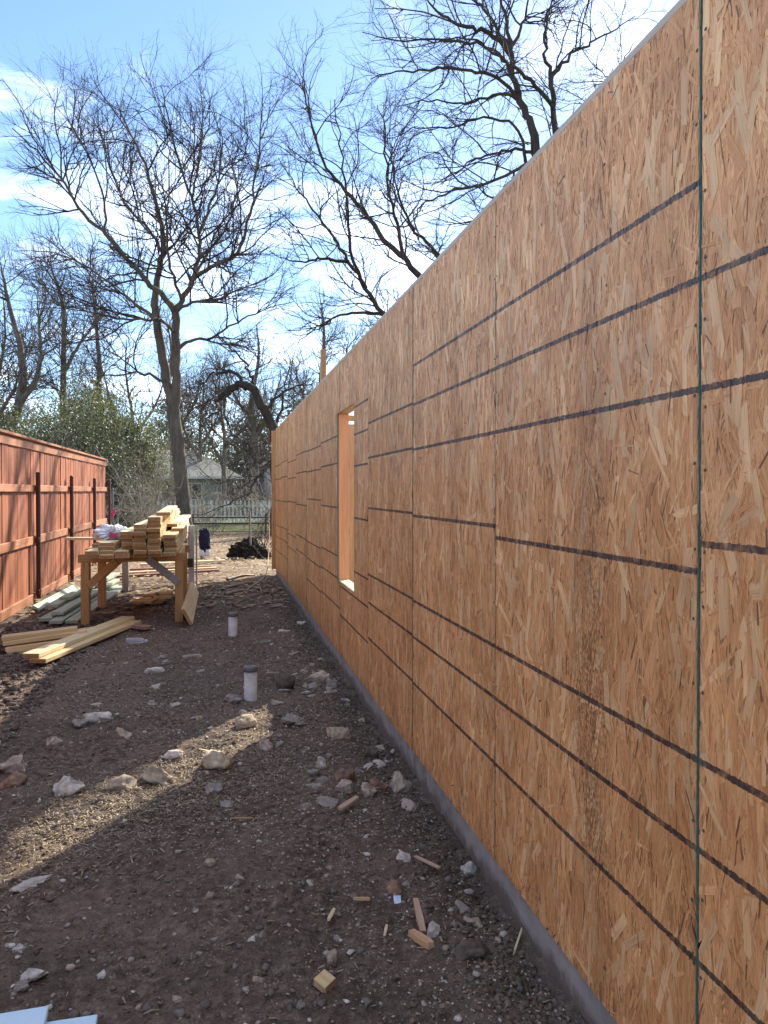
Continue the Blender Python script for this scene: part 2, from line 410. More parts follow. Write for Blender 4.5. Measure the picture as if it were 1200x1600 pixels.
M['siding'] = plain('grey_green_siding', (0.30, 0.32, 0.27), (0.22, 0.24, 0.20), 3, 0.75, 0.2, 0.1)
M['paleside'] = plain('pale_siding', (0.62, 0.64, 0.65), (0.52, 0.54, 0.55), 3, 0.7, 0.25, 0.1)
M['shingle'] = plain('grey_shingle', (0.30, 0.30, 0.27), (0.17, 0.17, 0.155), 9, 0.9, 0.15, 0.4, 0.02)
M['darkboard'] = plain('dark_boards', (0.075, 0.07, 0.068), (0.045, 0.042, 0.04), 6, 0.8, 0.2, 0.2)
M['glass'] = plain('window_glass', (0.05, 0.06, 0.07), (0.03, 0.035, 0.04), 2, 0.08, 0.6, 0)
M['rock'] = vcol('limestone', 0.85, 0.2, 34, 0.8)
M['pebble'] = vcol('pebble', 0.85, 0.2, 60, 0.3)
M['clod'] = vcol('soil_clod', 0.95, 0.1, 60, 0.6)
M['pvc'] = plain('white_pvc', (0.66, 0.65, 0.63), (0.44, 0.41, 0.37), 16, 0.45, 0.4, 0.05)
M['rubber'] = plain('black_rubber', (0.22, 0.20, 0.18), (0.08, 0.072, 0.065), 40, 0.6, 0.3, 0.1)
M['foam'] = plain('pale_blue_foam', (0.62, 0.80, 0.90), (0.55, 0.75, 0.87), 25, 0.7, 0.25, 0.1)
M['navy'] = plain('navy_cloth', (0.022, 0.026, 0.05), (0.010, 0.012, 0.024), 14, 0.8, 0.2, 0.3)
M['whitecloth'] = plain('white_cloth', (0.75, 0.75, 0.77), (0.6, 0.6, 0.63), 14, 0.8, 0.2, 0.2)
M['hose'] = plain('tan_cord', (0.52, 0.42, 0.24), (0.40, 0.31, 0.17), 10, 0.6, 0.3, 0)
M['pink'] = plain('pink_ribbon', (0.75, 0.06, 0.20), (0.55, 0.03, 0.13), 9, 0.5, 0.3, 0)
M['steel'] = plain('dull_steel', (0.17, 0.17, 0.17), (0.10, 0.10, 0.10), 20, 0.55, 0.4, 0, Metallic=0.4)
M['darksoil'] = plain('wet_dark_soil', (0.045, 0.034, 0.028), (0.018, 0.014, 0.012), 12, 0.95, 0.1, 0.8, 0.03)
M['paper'] = plain('white_label', (0.75, 0.8, 0.85), (0.35, 0.5, 0.7), 60, 0.6, 0.3, 0)
M['chip'] = wood('wood_chip', (0.62, 0.42, 0.25), (0.46, 0.28, 0.15), None, 0.2)
bagm = NB('plastic_bag'); bagm.set(0.4, 0.4, (0.85, 0.85, 0.87)); bagm.b.inputs['Transmission Weight'].default_value = 0.12; M['bag'] = bagm.m
btl = NB('clear_plastic'); btl.set(0.08, 0.5, (0.80, 0.88, 0.95)); btl.b.inputs['Transmission Weight'].default_value = 0.75; btl.b.inputs['IOR'].default_value = 1.25; M['bottle'] = btl.m

# ================================================================== GROUND
def gz(x, y):
    x = np.asarray(x, dtype=float); y = np.asarray(y, dtype=float)
    near = 1 - smooth(14, 24, y)
    h = 0.045 * fbm(x + 40, y + 40, 0.7, 3) * near
    h = h + 0.03 * smooth(0.45, 1.0, x) * near * (0.1 + fbm(x + 9, y, 3.0, 3))          # soil banked against the slab
    h = h - 0.028 * smooth(.72, .98, x) * near
    tr = smooth(-1.25, -1.75, x) * smooth(3.2, 4.6, y) * (1 - smooth(13, 16, y))            # dug strip along the fence
    h = h - 0.05 * tr
    return h
def gfine(x, y):
    near = (1 - smooth(9, 15, y)) * smooth(-6.0, -4.0, x)
    tr = smooth(-1.1, -1.6, x) * smooth(4.2, 5.4, y)
    ridge = np.abs(fbm(x + 3, y + 5, 6.0, 4, 0.6))
    return near * (0.026 * fbm(x, y, 5.0, 6, 0.66) + (0.018 + 0.03 * tr + 0.02 * smooth(.5, .95, x)) * (0.35 - ridge) * 0.9 + .006 * fbm(x + 70, y, 22.0, 2, .7))
def steps(*seg):
    out = []
    for a, b, s in seg:
        n = max(1, int(round((b - a) / s))); out += list(np.linspace(a, b, n, endpoint=False))
    out.append(seg[-1][1]); return np.array(out)
gx = np.concatenate([-np.geomspace(320, 7, 22)[:-1], steps((-7, -2.8, .10), (-2.8, 1.06, .021), (1.06, 3, .2)), np.geomspace(3.2, 320, 22)])
gy = np.concatenate([steps((-30, 0, 3.0), (0, 1.5, .1), (1.5, 8, .021), (8, 14, .05), (14, 32, .2)), np.geomspace(32.5, 500, 26)])
GX, GY = np.meshgrid(gx, gy); GZ = gz(GX, GY) + gfine(GX, GY)
nx_, ny_ = len(gx), len(gy)
ii = (np.arange(ny_ - 1)[:, None] * nx_ + np.arange(nx_ - 1)[None, :])
F = np.stack([ii, ii + 1, ii + nx_ + 1, ii + nx_], -1).reshape(-1, 4)
ground = link('ground', np_mesh('ground', np.stack([GX, GY, GZ], -1).reshape(-1, 3), F, M['soil'], True))
tag(ground, kind='structure')
def gh(x, y): return float(gz(x, y) + gfine(x, y))

# ================================================================== HOUSE WALL
WX = 1.006; ZB = 0.114; PH = 2.448; PW = 1.219; S0 = 1.444
wall = empty('house_wall', (WX, 6.0, 0))
tag(wall, 'long unfinished house wall sheathed in upright tan strand board sheets on a concrete base', 'wall')
def wl(name, me, loc, rot=(0, 0, 0), parent=None):
    o = link(name, me, wall if parent is None else parent, (loc[0] - WX, loc[1] - 6.0, loc[2]) if parent is None else loc, rot); return o
def wbox(name, lo, hi, mat, bev=0.003):
    c = [(a + b) / 2 for a, b in zip(lo, hi)]
    return wl(name, box_mesh(hi[0] - lo[0], hi[1] - lo[1], hi[2] - lo[2], mat, bev), c)

WIN = (5.66, 6.47, 0.725, 2.15)      # window opening: y0, y1, z0, z1
PAL = np.array([(0.54, 0.335, 0.165), (0.48, 0.275, 0.12), (0.45, 0.235, 0.105), (0.60, 0.405, 0.215), (0.66, 0.48, 0.28), (0.40, 0.20, 0.085), (0.24, 0.105, 0.045), (0.56, 0.35, 0.20), (0.52, 0.33, 0.16)])
PPR = np.array([.27, .19, .12, .16, .06, .07, .018, .06, .052])
def strands(seed, n=15000, hole=None, width=PW - 0.005):
    g = np.random.default_rng(seed)
    cy = g.random(n) * width; cz = g.random(n) * PH
    ang = g.normal(0, R(15), n); wild = g.random(n) < 0.16; ang[wild] = g.normal(0, R(48), wild.sum())
    L = np.exp(g.normal(math.log(0.092), 0.40, n)); Wd = np.exp(g.normal(math.log(0.0072), 0.6, n))
    big = g.random(n) < 0.02; L[big] = g.uniform(.10, .17, big.sum()); Wd[big] = g.uniform(.018, .034, big.sum())
    ci = g.choice(len(PAL), n, p=PPR); col = (PAL[ci] * .60 + PAL[0] * .40) * np.array([1.42, 1.255, 1.10]) * g.uniform(0.90, 1.10, (n, 1))
    col[big] = PAL[4] * np.array([1.30, 1.19, 1.06]) * g.uniform(.8, 1.08, (big.sum(), 1))
    sliver = g.random(n) < 0.012; L[sliver] = g.uniform(.03, .07, sliver.sum()); Wd[sliver] = g.uniform(.002, .005, sliver.sum()); col[sliver] = np.array((0.24, 0.115, 0.06))
    # ragged hexagonal flake: across u, along v
    u = np.stack([-.5 + 0 * L, .0 + 0 * L, .5 + 0 * L, .5 + 0 * L, 0 * L, -.5 + 0 * L], 1) * Wd[:, None] * g.uniform(.65, 1.1, (n, 6))
    u[:, 1] += Wd * g.uniform(-.35, .35, n); u[:, 4] += Wd * g.uniform(-.35, .35, n)
    v = np.stack([-.5 + 0 * L, -.5 + 0 * L, -.5 + 0 * L, .5 + 0 * L, .5 + 0 * L, .5 + 0 * L], 1) * L[:, None] * g.uniform(.72, 1.12, (n, 6))
    c, s = np.cos(ang)[:, None], np.sin(ang)[:, None]
    Y = cy[:, None] + u * c - v * s; Z = cz[:, None] + u * s + v * c
    base = g.uniform(0.0003, 0.0016, n); base[big] = g.uniform(.0012, .0018, big.sum()); base[sliver] = .0021
    X = -(base[:, None] + (v / L[:, None]) * g.uniform(-.0009, .0009, (n, 1)) + (u / Wd[:, None]) * g.uniform(-.0005, .0005, (n, 1)))
    X = np.minimum(X, -0.0002)
    if hole:
        y0, y1, z0, z1 = hole
        keep = ~((cy > y0) & (cy < y1) & (cz > z0) & (cz < z1))
        Y, Z, X, u, v, col = Y[keep], Z[keep], X[keep], u[keep], v[keep], col[keep]; cy, cz = cy[keep], cz[keep]; n = len(cy)
        dl, dr, db, dt = y0 - cy, cy - y1, z0 - cz, cz - z1
        m = np.argmax(np.stack([dl, dr, db, dt], 1), 1)[:, None]
        Y = np.where(m == 0, np.minimum(Y, y0), np.where(m == 1, np.maximum(Y, y1), Y))
        Z = np.where(m == 2, np.minimum(Z, z0), np.where(m == 3, np.maximum(Z, z1), Z))
    Y = np.clip(Y, 0.0005, width - .0005); Z = np.clip(Z, 0.0005, PH - .0005)
    V = np.stack([X, Y, Z], -1).reshape(-1, 3); F = np.arange(n * 6).reshape(n, 6)[:, ::-1]
    me = np_mesh('wood_strands', V, F, M['strand'])
    add_color(me, np.repeat(col, 6, 0))
    uvl = me.uv_layers.new(name='UVMap')
    ro = g.random((n, 2)) * 9
    UV = np.stack([u + ro[:, :1], v + ro[:, 1:]], -1)[:, ::-1, :].reshape(-1, 2).astype(np.float32)
    uvl.data.foreach_set('uv', UV.ravel())
    return me
def sheet_mesh(hole=None, width=PW - 0.005):
    """11 mm sheet; its faces carry board, its edges sealer. local x=0 is the outer face"""
    bm = bmesh.new()
    ys = [0, width]; zs = [0, PH]
    if hole:
        ys = sorted(set([0, width, max(hole[0], 0), min(hole[1], width)])); zs = [0, hole[2], hole[3], PH]
    t = 0.011
    def inhole(a, b, c, d): return hole and (a + b) / 2 > hole[0] and (a + b) / 2 < hole[1] and (c + d) / 2 > hole[2] and (c + d) / 2 < hole[3]
    cache = {}
    def vert(x, y, z):
        k = (x, round(y, 5), round(z, 5))
        if k not in cache: cache[k] = bm.verts.new(k)
        return cache[k]
    cells = [(ys[i], ys[i + 1], zs[j], zs[j + 1]) for i in range(len(ys) - 1) for j in range(len(zs) - 1)]
    solid = [c for c in cells if not inhole(*c)]
    edges = {}
    for a, b, c, d in solid:
        bm.faces.new([vert(0, a, c), vert(0, a, d), vert(0, b, d), vert(0, b, c)])
        bm.faces.new([vert(t, a, c), vert(t, b, c), vert(t, b, d), vert(t, a, d)])
        for e in (((a, c), (a, d)), ((a, d), (b, d)), ((b, d), (b, c)), ((b, c), (a, c))):
            k = tuple(sorted(e)); edges[k] = edges.get(k, []) + [e]
    for k, es in edges.items():
        if len(es) == 1:
            (y0, z0), (y1, z1) = es[0]
            f = bm.faces.new([vert(0, y1, z1), vert(0, y0, z0), vert(t, y0, z0), vert(t, y1, z1)]); f.material_index = 1
    me = bm_mesh('osb_sheet', bm, M['osb']); me.materials.append(M['sealer'])
    return me
sheet_std = sheet_mesh()
var = {}
# sheet k starts at S0 + k*PW; per-sheet print offsets
spec = {-1: dict(line_offset=0.0, mid_offset=-.03, top_line=0.0, low_line=1.0), 0: dict(line_offset=0.0, mid_offset=.03, top_line=1.0, low_line=1.0, stain=1.0),
        1: dict(line_offset=.0, mid_offset=-.012, top_line=1.0, low_line=1.0), 2: dict(line_offset=-.008, mid_offset=-.018, top_line=0.0, low_line=1.0),
        3: dict(line_offset=.03, mid_offset=.03, top_line=1.0, low_line=1.0), 4: dict(line_offset=-.02, mid_offset=.02, top_line=0.0, low_line=1.0),
        5: dict(line_offset=.0, mid_offset=-.05, top_line=0.0, low_line=1.0), 6: dict(line_offset=-.01, mid_offset=.04, top_line=0.0, low_line=0.0),
        7: dict(line_offset=.04, mid_offset=-.03, top_line=0.0, low_line=0.0), 8: dict(line_offset=.0, mid_offset=.02, top_line=0.0, low_line=1.0),
        9: dict(line_offset=.02, mid_offset=.0, top_line=0.0, low_line=1.0)}
for k in range(-4, 10):
    y0 = S0 + k * PW
    hole = None
    if y0 < WIN[1] and y0 + PW > WIN[0]: hole = (WIN[0] - y0, WIN[1] - y0, WIN[2] - ZB, WIN[3] - ZB)
    me = sheet_mesh(hole) if hole else sheet_std
    p = wl('osb_panel', me, (WX + (0.0015 if k % 2 else 0.0), y0, ZB))
    sd_ = k if (hole or k in (-1, 0, 1, 2)) else 100 + (k % 3)
    if sd_ not in var: var[sd_] = strands(sd_ + 50, hole=hole)
    s_ = link('wood_strands', var[sd_], p); s_['kind'] = 'stuff'
    sp_ = spec.get(k, spec[1])
    for o in (p, s_):
        for q in ('line_offset', 'mid_offset', 'top_line', 'low_line', 'stain'): o[q] = float(sp_.get(q, 0.0))
        o['tone'] = float({-1: .62, 0: .42, 1: .58, 2: .40, 3: .72, 4: .55, 5: .66, 6: .45, 7: .8, 8: .5, 9: .62}.get(k, .5))
def nail_mesh():
    bm = bmesh.new(); g = random.Random(9)
    def nail(y, z):
        c = bmesh.ops.create_circle(bm, cap_ends=True, segments=7, radius=.0042)['verts']
        for v in c: v.co = Vector((-.0024 + v.co.x * .12, y + v.co.y, z + v.co.x))
    for yy in (.012, PW - .018):
        z = .05
        while z < PH: nail(yy + g.uniform(-.004, .004), z + g.uniform(-.02, .02)); z += .152
    for yy in (.405, .81):
        z = .1
        while z < PH: nail(yy + g.uniform(-.01, .01), z + g.uniform(-.04, .04)); z += .305
    return bm_mesh('nail_heads', bm, M['nail'])
M['nail'] = plain('nail_steel', (0.13, 0.115, 0.10), (0.07, 0.06, 0.052), 60, 0.7, 0.25, 0)
nm_ = nail_mesh()
for p in [o for o in COL.objects if o.name.startswith('osb_panel')]:
    if not (4.9 - 6 < p.location.y < 6.4 - 6): link('nail_heads', nm_, p)['kind'] = 'stuff'
YE = S0 + 10 * PW                    # end of the sheathing
YS = S0 - 4 * PW
wbox('foundation', (WX + .013, YS - .2, -.45), (WX + 8.5, YE + .05, 0.142), M['concrete'], 0.012)
wbox('top_plate', (WX + .0125, YS, PH + ZB - .055), (WX + .101, YE, PH + ZB + .001), M['fir'])
wbox('cap_plate', (WX + .003, YS, PH + ZB + .002), (WX + .102, YE, PH + ZB + .026), M['greybeige'])
wbox('bottom_plate', (WX + .0125, YS, 0.1425), (WX + .101, YE, 0.18), M['pine'])
sy = YS + .03
while sy < YE:
    if not (WIN[0] - .05 < sy < WIN[1] + .05): wbox('stud', (WX + .0125, sy - .019, .1805), (WX + .101, sy + .019, PH + ZB - .0555), M['fir'])
    sy += .4064
# window framing
wbox('window_jamb', (WX + .0125, WIN[1] + .0, WIN[2] + .0), (WX + .101, WIN[1] + .0385, WIN[3] + .002), M['fir_jamb'])
wbox('window_jamb', (WX + .0125, WIN[0] - .0385, WIN[2] + .0), (WX + .101, WIN[0] - .0, WIN[3] + .002), M['fir_jamb'])
wbox('window_header', (WX + .0125, WIN[0] - .04, WIN[3] + .0025), (WX + .101, WIN[1] + .04, WIN[3] + .24), M['fir'])
wbox('window_sill', (WX + .0125, WIN[0] - .04, WIN[2] - .04), (WX + .101, WIN[1] + .04, WIN[2] - .0005), M['pine_pale'])
wbox('corner_board', (WX - .066, YE + .002, ZB - .02), (WX + .09, YE + .04, PH + ZB), M['fir'])
# framed partition inside, seen through the window
part = empty('partition_frame', (WX + .2, 10.8, .143)); tag(part, 'inner stud partition of orange lumber seen through the window opening', 'stud wall')
def pb(name, lo, hi, mat):
    c = [(a + b) / 2 for a, b in zip(lo, hi)]; return link(name, box_mesh(hi[0] - lo[0], hi[1] - lo[1], hi[2] - lo[2], mat), part, c)
pb('bottom_plate', (0, 0, 0), (3.4, .089, .038), M['table_beam']); pb('top_plate', (0, 0, 2.36), (3.4, .089, 2.436), M['table_beam'])
for i in range(9): pb('stud', (i * .41, 0, .0385), (i * .41 + .038, .089, 2.3595), M['fir'])
pb('header', (.45, .001, 2.1), (1.2, .088, 2.3), M['table_beam'])
pb('post', (.56, -.10, .0005), (.70, -.012, 2.30), M['fir'])
pb('post', (.705, -.10, .0005), (.80, -.012, 2.20), M['table_wood'])
br = empty('brace_board', (1.41, 10.3, .143)); tag(br, 'upright two by four sticking up above the far part of the wall', 'board')
link('board', box_mesh(.075, .038, 3.27, M['pine'], .003), br, (0, 0, 1.635))

# ================================================================== FENCE
FXX = -2.45
fence = empty('privacy_fence', (FXX, 10, 0)); tag(fence, 'tall red brown stained plank fence with a capped top on the left', 'fence')
def fb(name, lo, hi, mat, parent=fence, bev=.003):
    c = [(a + b) / 2 for a, b in zip(lo, hi)]
    return link(name, box_mesh(hi[0] - lo[0], hi[1] - lo[1], hi[2] - lo[2], mat, bev), parent, (c[0] - FXX, c[1] - 10, c[2]))
FE = 18.2
def picket_mesh(h):
    w, t, e = .136, .016, .03
    pts = [(-w / 2, 0), (w / 2, 0), (w / 2, h - e), (w / 2 - e, h), (-w / 2 + e, h), (-w / 2, h - e)]
    bm = bmesh.new()
    a = [bm.verts.new((t / 2, y, z)) for y, z in pts]; b = [bm.verts.new((-t / 2, y, z)) for y, z in pts]
    bm.faces.new(a); bm.faces.new(b[::-1])
    for i in range(6): bm.faces.new([a[i], b[i], b[(i + 1) % 6], a[(i + 1) % 6]])
    return bm_mesh('picket', bm, M['cedar'])
pks = [picket_mesh(2.10), picket_mesh(2.095)]
y = FE - .07; i = 0
while y > -1.0:
    o = link('picket', pks[i % 2], fence, (-.048 + random.uniform(-.006, .005), y - 10, .055), (random.uniform(-.006, .006), 0, random.uniform(-.04, .04)))
    y -= .1415 + random.uniform(0, .004); i += 1
posts = [FE + .03, 16.1, 13.65, 11.2, 8.76, 6.32, 3.88, 1.44, -1.0]
def post_mesh(h, r):
    bm = bmesh.new(); prof = [(r, 0), (r, h - r * .7), (r * .92, h - r * .35), (r * .65, h - r * .1), (r * .2, h)]
    n = 12; rings = [[bm.verts.new((a * math.cos(k * 2 * math.pi / n), a * math.sin(k * 2 * math.pi / n), z)) for k in range(n)] for a, z in prof]
    for p, q in zip(rings, rings[1:]):
        for k in range(n): bm.faces.new([p[k], p[(k + 1) % n], q[(k + 1) % n], q[k]])
    bm.faces.new(rings[-1]); return bm_mesh('post', bm, M['brownsteel'], True)
pm = post_mesh(1.95, .031)
for py in posts:
    po = link('post', pm, fence, (.045, py - 10, -.2))
    for z in (1.525, .815, .10):
        link('bracket', box_mesh(.05, .09, .07, M['brownsteel'], .006), po, (-.005, 0, z + .2))
for a, b in zip(posts[1:], posts[:-1]):
    for z0, z1, nm in ((1.48, 1.57, 'rail'), (.76, .87, 'rail'), (-.03, .085, 'kick_rail')):
        o = fb(nm, (FXX - .036, a + .04, z0), (FXX + .002, b - .04, z1), M['cedar_rail'])
    fb('trim_board', (FXX - .036, a + .002, 2.05), (FXX - .017, b - .002, 2.15), M['cedar_rail'])
    fb('cap_board', (FXX - .12, a + .002, 2.172), (FXX + .02, b - .002, 2.204), M['cedar_rail'])

# ================================================================== WORK TABLES AND LUMBER
tb = empty('work_table', (-.94, 9.7, 0)); tag(tb, 'rough orange timber work table carrying stacked lumber', 'table')
TZ = .775
def tp(name, lo, hi, mat, parent=tb):
    c = [(a + b) / 2 for a, b in zip(lo, hi)]; return link(name, box_mesh(hi[0] - lo[0], hi[1] - lo[1], hi[2] - lo[2], mat, .004), parent, (c[0] + .94, c[1] - 9.7, c[2]))
for x0, y0 in ((-1.50, 9.02), (-.48, 9.00), (-1.50, 10.25), (-.48, 10.25)):
    tp('leg', (x0, y0, -.08), (x0 + .089, y0 + .135, TZ - .092), M['table_wood'])
for y0 in (9.03, 10.28): tp('beam', (-1.53, y0, TZ - .0915), (-.36, y0 + .085, TZ), M['table_beam'])
for x0 in (-1.47, -.455): tp('side_rail', (x0, 9.14, TZ - .0905), (x0 + .038, 10.27, TZ - .001), M['pine'])
def br_(a, b): return board_between('brace', (a[0] + .94, a[1] - 9.7, a[2]), (b[0] + .94, b[1] - 9.7, b[2]), .085, .034, M['greywood'] if a[0] > -.9 else M['table_beam'], tb, roll=R(90))
br_((-.78, 9.005, .72), (-.44, 8.985, .44)); br_((-1.12, 9.0, .70), (-1.42, 9.0, .42)); br_((-1.12, 10.24, .70), (-1.42, 10.24, .42))
ft = empty('far_trestle', (-.88, 12.2, 0)); tag(ft, 'weathered grey trestle holding the far ends of the stacked lumber', 'trestle')
def fp(name, lo, hi, mat):
    c = [(a + b) / 2 for a, b in zip(lo, hi)]; return link(name, box_mesh(hi[0] - lo[0], hi[1] - lo[1], hi[2] - lo[2], mat, .004), ft, (c[0] + .88, c[1] - 12.2, c[2]))
fp('leg', (-1.42, 12.1, -.08), (-1.33, 12.19, TZ - .09), M['greywood']); fp('leg', (-.445, 12.06, -.08), (-.355, 12.15, .96), M['palegrey'])
fp('leg', (-.335, 12.16, -.08), (-.31, 12.21, .95), M['greywood'])
fp('beam', (-1.45, 12.1, TZ - .0895), (-.46, 12.19, TZ), M['greywood'])
fp('gusset', (-.47, 12.03, .32), (-.37, 12.055, .45), M['darkboard'])

LG = 'boards stacked on the work table'
def lum(x, y0, y1, z, w=.14, t=.038, mat='pine', label='', rz=0.0, cat='board', group=LG):
    o = link('lumber_board', box_mesh(w, round(y1 - y0, 2), t, M[mat], .003), None, (x, (y0 + y1) / 2, z + t / 2), (0, 0, rz))
    return tag(o, label, cat, group)
def column(x, n, ys, ye, w, lab, top, z0=TZ, jx=.008, mat='pine'):
    z = z0 + .0015
    for i in range(n):
        dy_ = random.uniform(-.06, .06)
        last = i == n - 1
        nth = ['lowest', 'second lowest', 'third lowest', 'fourth from the bottom', 'fifth from the bottom', 'sixth from the bottom', 'seventh from the bottom', 'eighth from the bottom', 'ninth from the bottom', 'tenth from the bottom'][min(i, 9)]
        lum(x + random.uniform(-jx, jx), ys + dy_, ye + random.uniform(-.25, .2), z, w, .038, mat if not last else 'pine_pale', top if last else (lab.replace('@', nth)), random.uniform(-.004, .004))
        z += .0395
    return z
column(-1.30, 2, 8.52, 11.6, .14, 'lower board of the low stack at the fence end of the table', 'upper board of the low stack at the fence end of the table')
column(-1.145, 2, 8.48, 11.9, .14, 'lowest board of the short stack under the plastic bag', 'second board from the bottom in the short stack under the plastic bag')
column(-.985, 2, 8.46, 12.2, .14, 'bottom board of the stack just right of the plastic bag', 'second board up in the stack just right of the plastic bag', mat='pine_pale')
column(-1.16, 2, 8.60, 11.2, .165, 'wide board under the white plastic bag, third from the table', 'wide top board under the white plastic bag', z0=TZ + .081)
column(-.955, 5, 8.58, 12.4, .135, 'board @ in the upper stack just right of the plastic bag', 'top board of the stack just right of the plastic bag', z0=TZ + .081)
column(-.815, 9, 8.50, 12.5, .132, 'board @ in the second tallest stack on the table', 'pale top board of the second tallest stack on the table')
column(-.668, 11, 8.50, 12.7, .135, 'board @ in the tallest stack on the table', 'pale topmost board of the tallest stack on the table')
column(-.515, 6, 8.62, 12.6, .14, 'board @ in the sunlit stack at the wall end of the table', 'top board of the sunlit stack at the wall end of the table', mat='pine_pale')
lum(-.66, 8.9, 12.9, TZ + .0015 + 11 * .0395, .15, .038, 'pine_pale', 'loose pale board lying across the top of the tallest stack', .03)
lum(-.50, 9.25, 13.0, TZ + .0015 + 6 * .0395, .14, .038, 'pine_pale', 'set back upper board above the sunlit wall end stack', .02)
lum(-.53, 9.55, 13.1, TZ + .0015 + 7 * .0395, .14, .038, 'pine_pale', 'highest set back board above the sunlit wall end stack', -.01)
lum(-1.325, 9.0, 11.8, TZ + .081, .13, .038, 'pine', 'board beside the plastic bag nearest the fence', .01)
lum(-1.45, 9.4, 10.9, TZ + .0015, .12, .038, 'fir', 'dark reddish board overhanging the fence side of the table', .0)
board_between('lumber_board', (-1.78, 9.72, TZ + .142), (-1.24, 9.62, TZ + .142), .11, .03, M['pine_pale'])
tag(bpy.data.objects[[o.name for o in COL.objects if o.name.startswith('lumber_board')][-1]], 'short pale board lying crosswise past the fence side of the table', 'board', LG)

def ground_board(a, b, w, t, mat, label, za=0.0, zb=0.0, roll=0.0, group='loose boards on the soil', name='lumber_board'):
    A = (a[0], a[1], gh(*a) + t / 2 + za); B = (b[0], b[1], gh(*b) + t / 2 + zb)
    return tag(board_between(name, A, B, w, t, M[mat], None, roll), label, 'board', group)
# two long pale boards in the foreground, on the short stack
ground_board((-1.56, 6.95), (-.98, 8.9), .15, .038, 'pine_pale', 'upper of two long pale boards slanting across the soil near the fence', .10, .06)
ground_board((-1.50, 6.93), (-.90, 8.8), .15, .038, 'pine', 'lower of two long pale boards slanting across the soil near the fence', .05, .02)
for k, (xa, xb) in enumerate(((-1.95, -1.25), (-1.97, -1.22), (-2.0, -1.27), (-2.02, -1.36))):
    ground_board((xa, 7.78 + .03 * k), (xb, 7.90 + .03 * k), .14, .038, 'pine', ['bottom', 'second from bottom', 'third from bottom', 'top'][k] + ' board of the short stack lying beside the fence', k * .040, k * .040)
ground_board((-1.44, 8.45), (-1.05, 8.62), .09, .038, 'pine', 'short pale board lying in front of the left table leg', .03, .03)
ground_board((-1.16, 8.72), (-.72, 8.50), .10, .035, 'reddish', 'dull reddish board lying under the front of the work table', .02, .02)
gl = ['lowest', 'second lowest', 'third', 'fourth', 'fifth', 'topmost']
for k, (a, b, w, dz) in enumerate((((-1.62, 9.15), (-1.46, 12.4), .14, 0), ((-1.78, 9.1), (-1.60, 12.6), .14, .01), ((-1.93, 9.3), (-1.75, 12.8), .14, .02), ((-1.82, 9.4), (-1.62, 12.9), .14, .075), ((-1.98, 9.9), (-1.80, 13.2), .14, .085), ((-1.90, 10.3), (-1.66, 13.3), .14, .13))):
    ground_board(a, b, w, .038, 'treated', gl[k] + ' green treated board in the pile between fence and table', dz + .02, dz + .02, group='green treated boards')
ground_board((-2.22, 10.2), (-2.12, 12.4), .11, .03, 'treated', 'narrow weathered plank propped along the foot of the fence', .05, .05, R(30))
# long boards lying on the ground behind the far trestle
for k, (a, b, m_) in enumerate((((-1.75, 13.9), (.02, 14.1), 'reddish'), ((-1.7, 14.3), (-.02, 14.55), 'pine'), ((-1.6, 14.9), (-.1, 14.8), 'reddish'), ((-1.5, 15.7), (.15, 16.0), 'pine_pale'))):
    ground_board(a, b, .13, .038, m_, ['nearest reddish', 'second nearest tan', 'third nearest reddish', 'farthest pale'][k] + ' board lying across the ground behind the trestle', .03, .03)
# board on edge leaning on the table's right leg
lb = board_between('lumber_board', (-.33, 8.55, .115), (-.325, 11.2, .105), .20, .036, M['pine_pale'], None, R(62))
tag(lb, 'wide pale board on edge leaning against the right table leg', 'board', 'loose boards on the soil')
# offcuts under the table
for k in range(11):
    x = -1.08 + .40 * random.random(); y_ = 10.2 + .7 * random.random(); l_ = random.uniform(.10, .32); w_ = random.choice((.09, .14))
    o = link('offcut', box_mesh(w_, round(l_, 2), .038, M[random.choice(('pine', 'pine_pale', 'pine'))]), None, (x, y_, gh(x, y_) + .03 + .035 * (k % 3)), (random.uniform(-.2, .2), random.uniform(-.25, .25), random.uniform(0, 3.1)))
    tag(o, 'short lumber offcut in the heap under the work table', 'offcut', 'offcuts heaped under the table')

# white plastic bag
bm = bmesh.new(); bmesh.ops.create_icosphere(bm, subdivisions=5, radius=1.0)
for v in bm.verts:
    p = v.co.copy(); n = p.normalized()
    k = 1 + .30 * math.sin(5.1 * n.x + 3 * n.z + 1) * math.sin(4.3 * n.y + 1.7) + .16 * math.sin(11 * n.x + 7 * n.y * n.z * 3 + 2) + .10 * math.sin(23 * n.z + 14 * n.x * n.y * 2) + .06 * math.sin(37 * n.y + 22 * n.x)
    v.co = Vector((n.x * .17 * k, n.y * .20 * k, max(n.z * .095 * k, -.05)))
bag = link('plastic_bag', bm_mesh('plastic_bag', bm, M['bag'], True), None, (-1.20, 9.25, TZ + .082 + .08 + .052)); tag(bag, 'crumpled white plastic bag with a pink print on the lumber', 'bag')
bm = bmesh.new(); bmesh.ops.create_grid(bm, x_segments=6, y_segments=4, size=1)
for v in bm.verts: v.co = Vector((v.co.x * .045, -.004 * math.cos(v.co.x * 2), v.co.y * .025 + .004 * math.sin(v.co.x * 6)))
link('pink_print', bm_mesh('pink_print', bm, M['pink']), bag, (.045, -.205, .0))

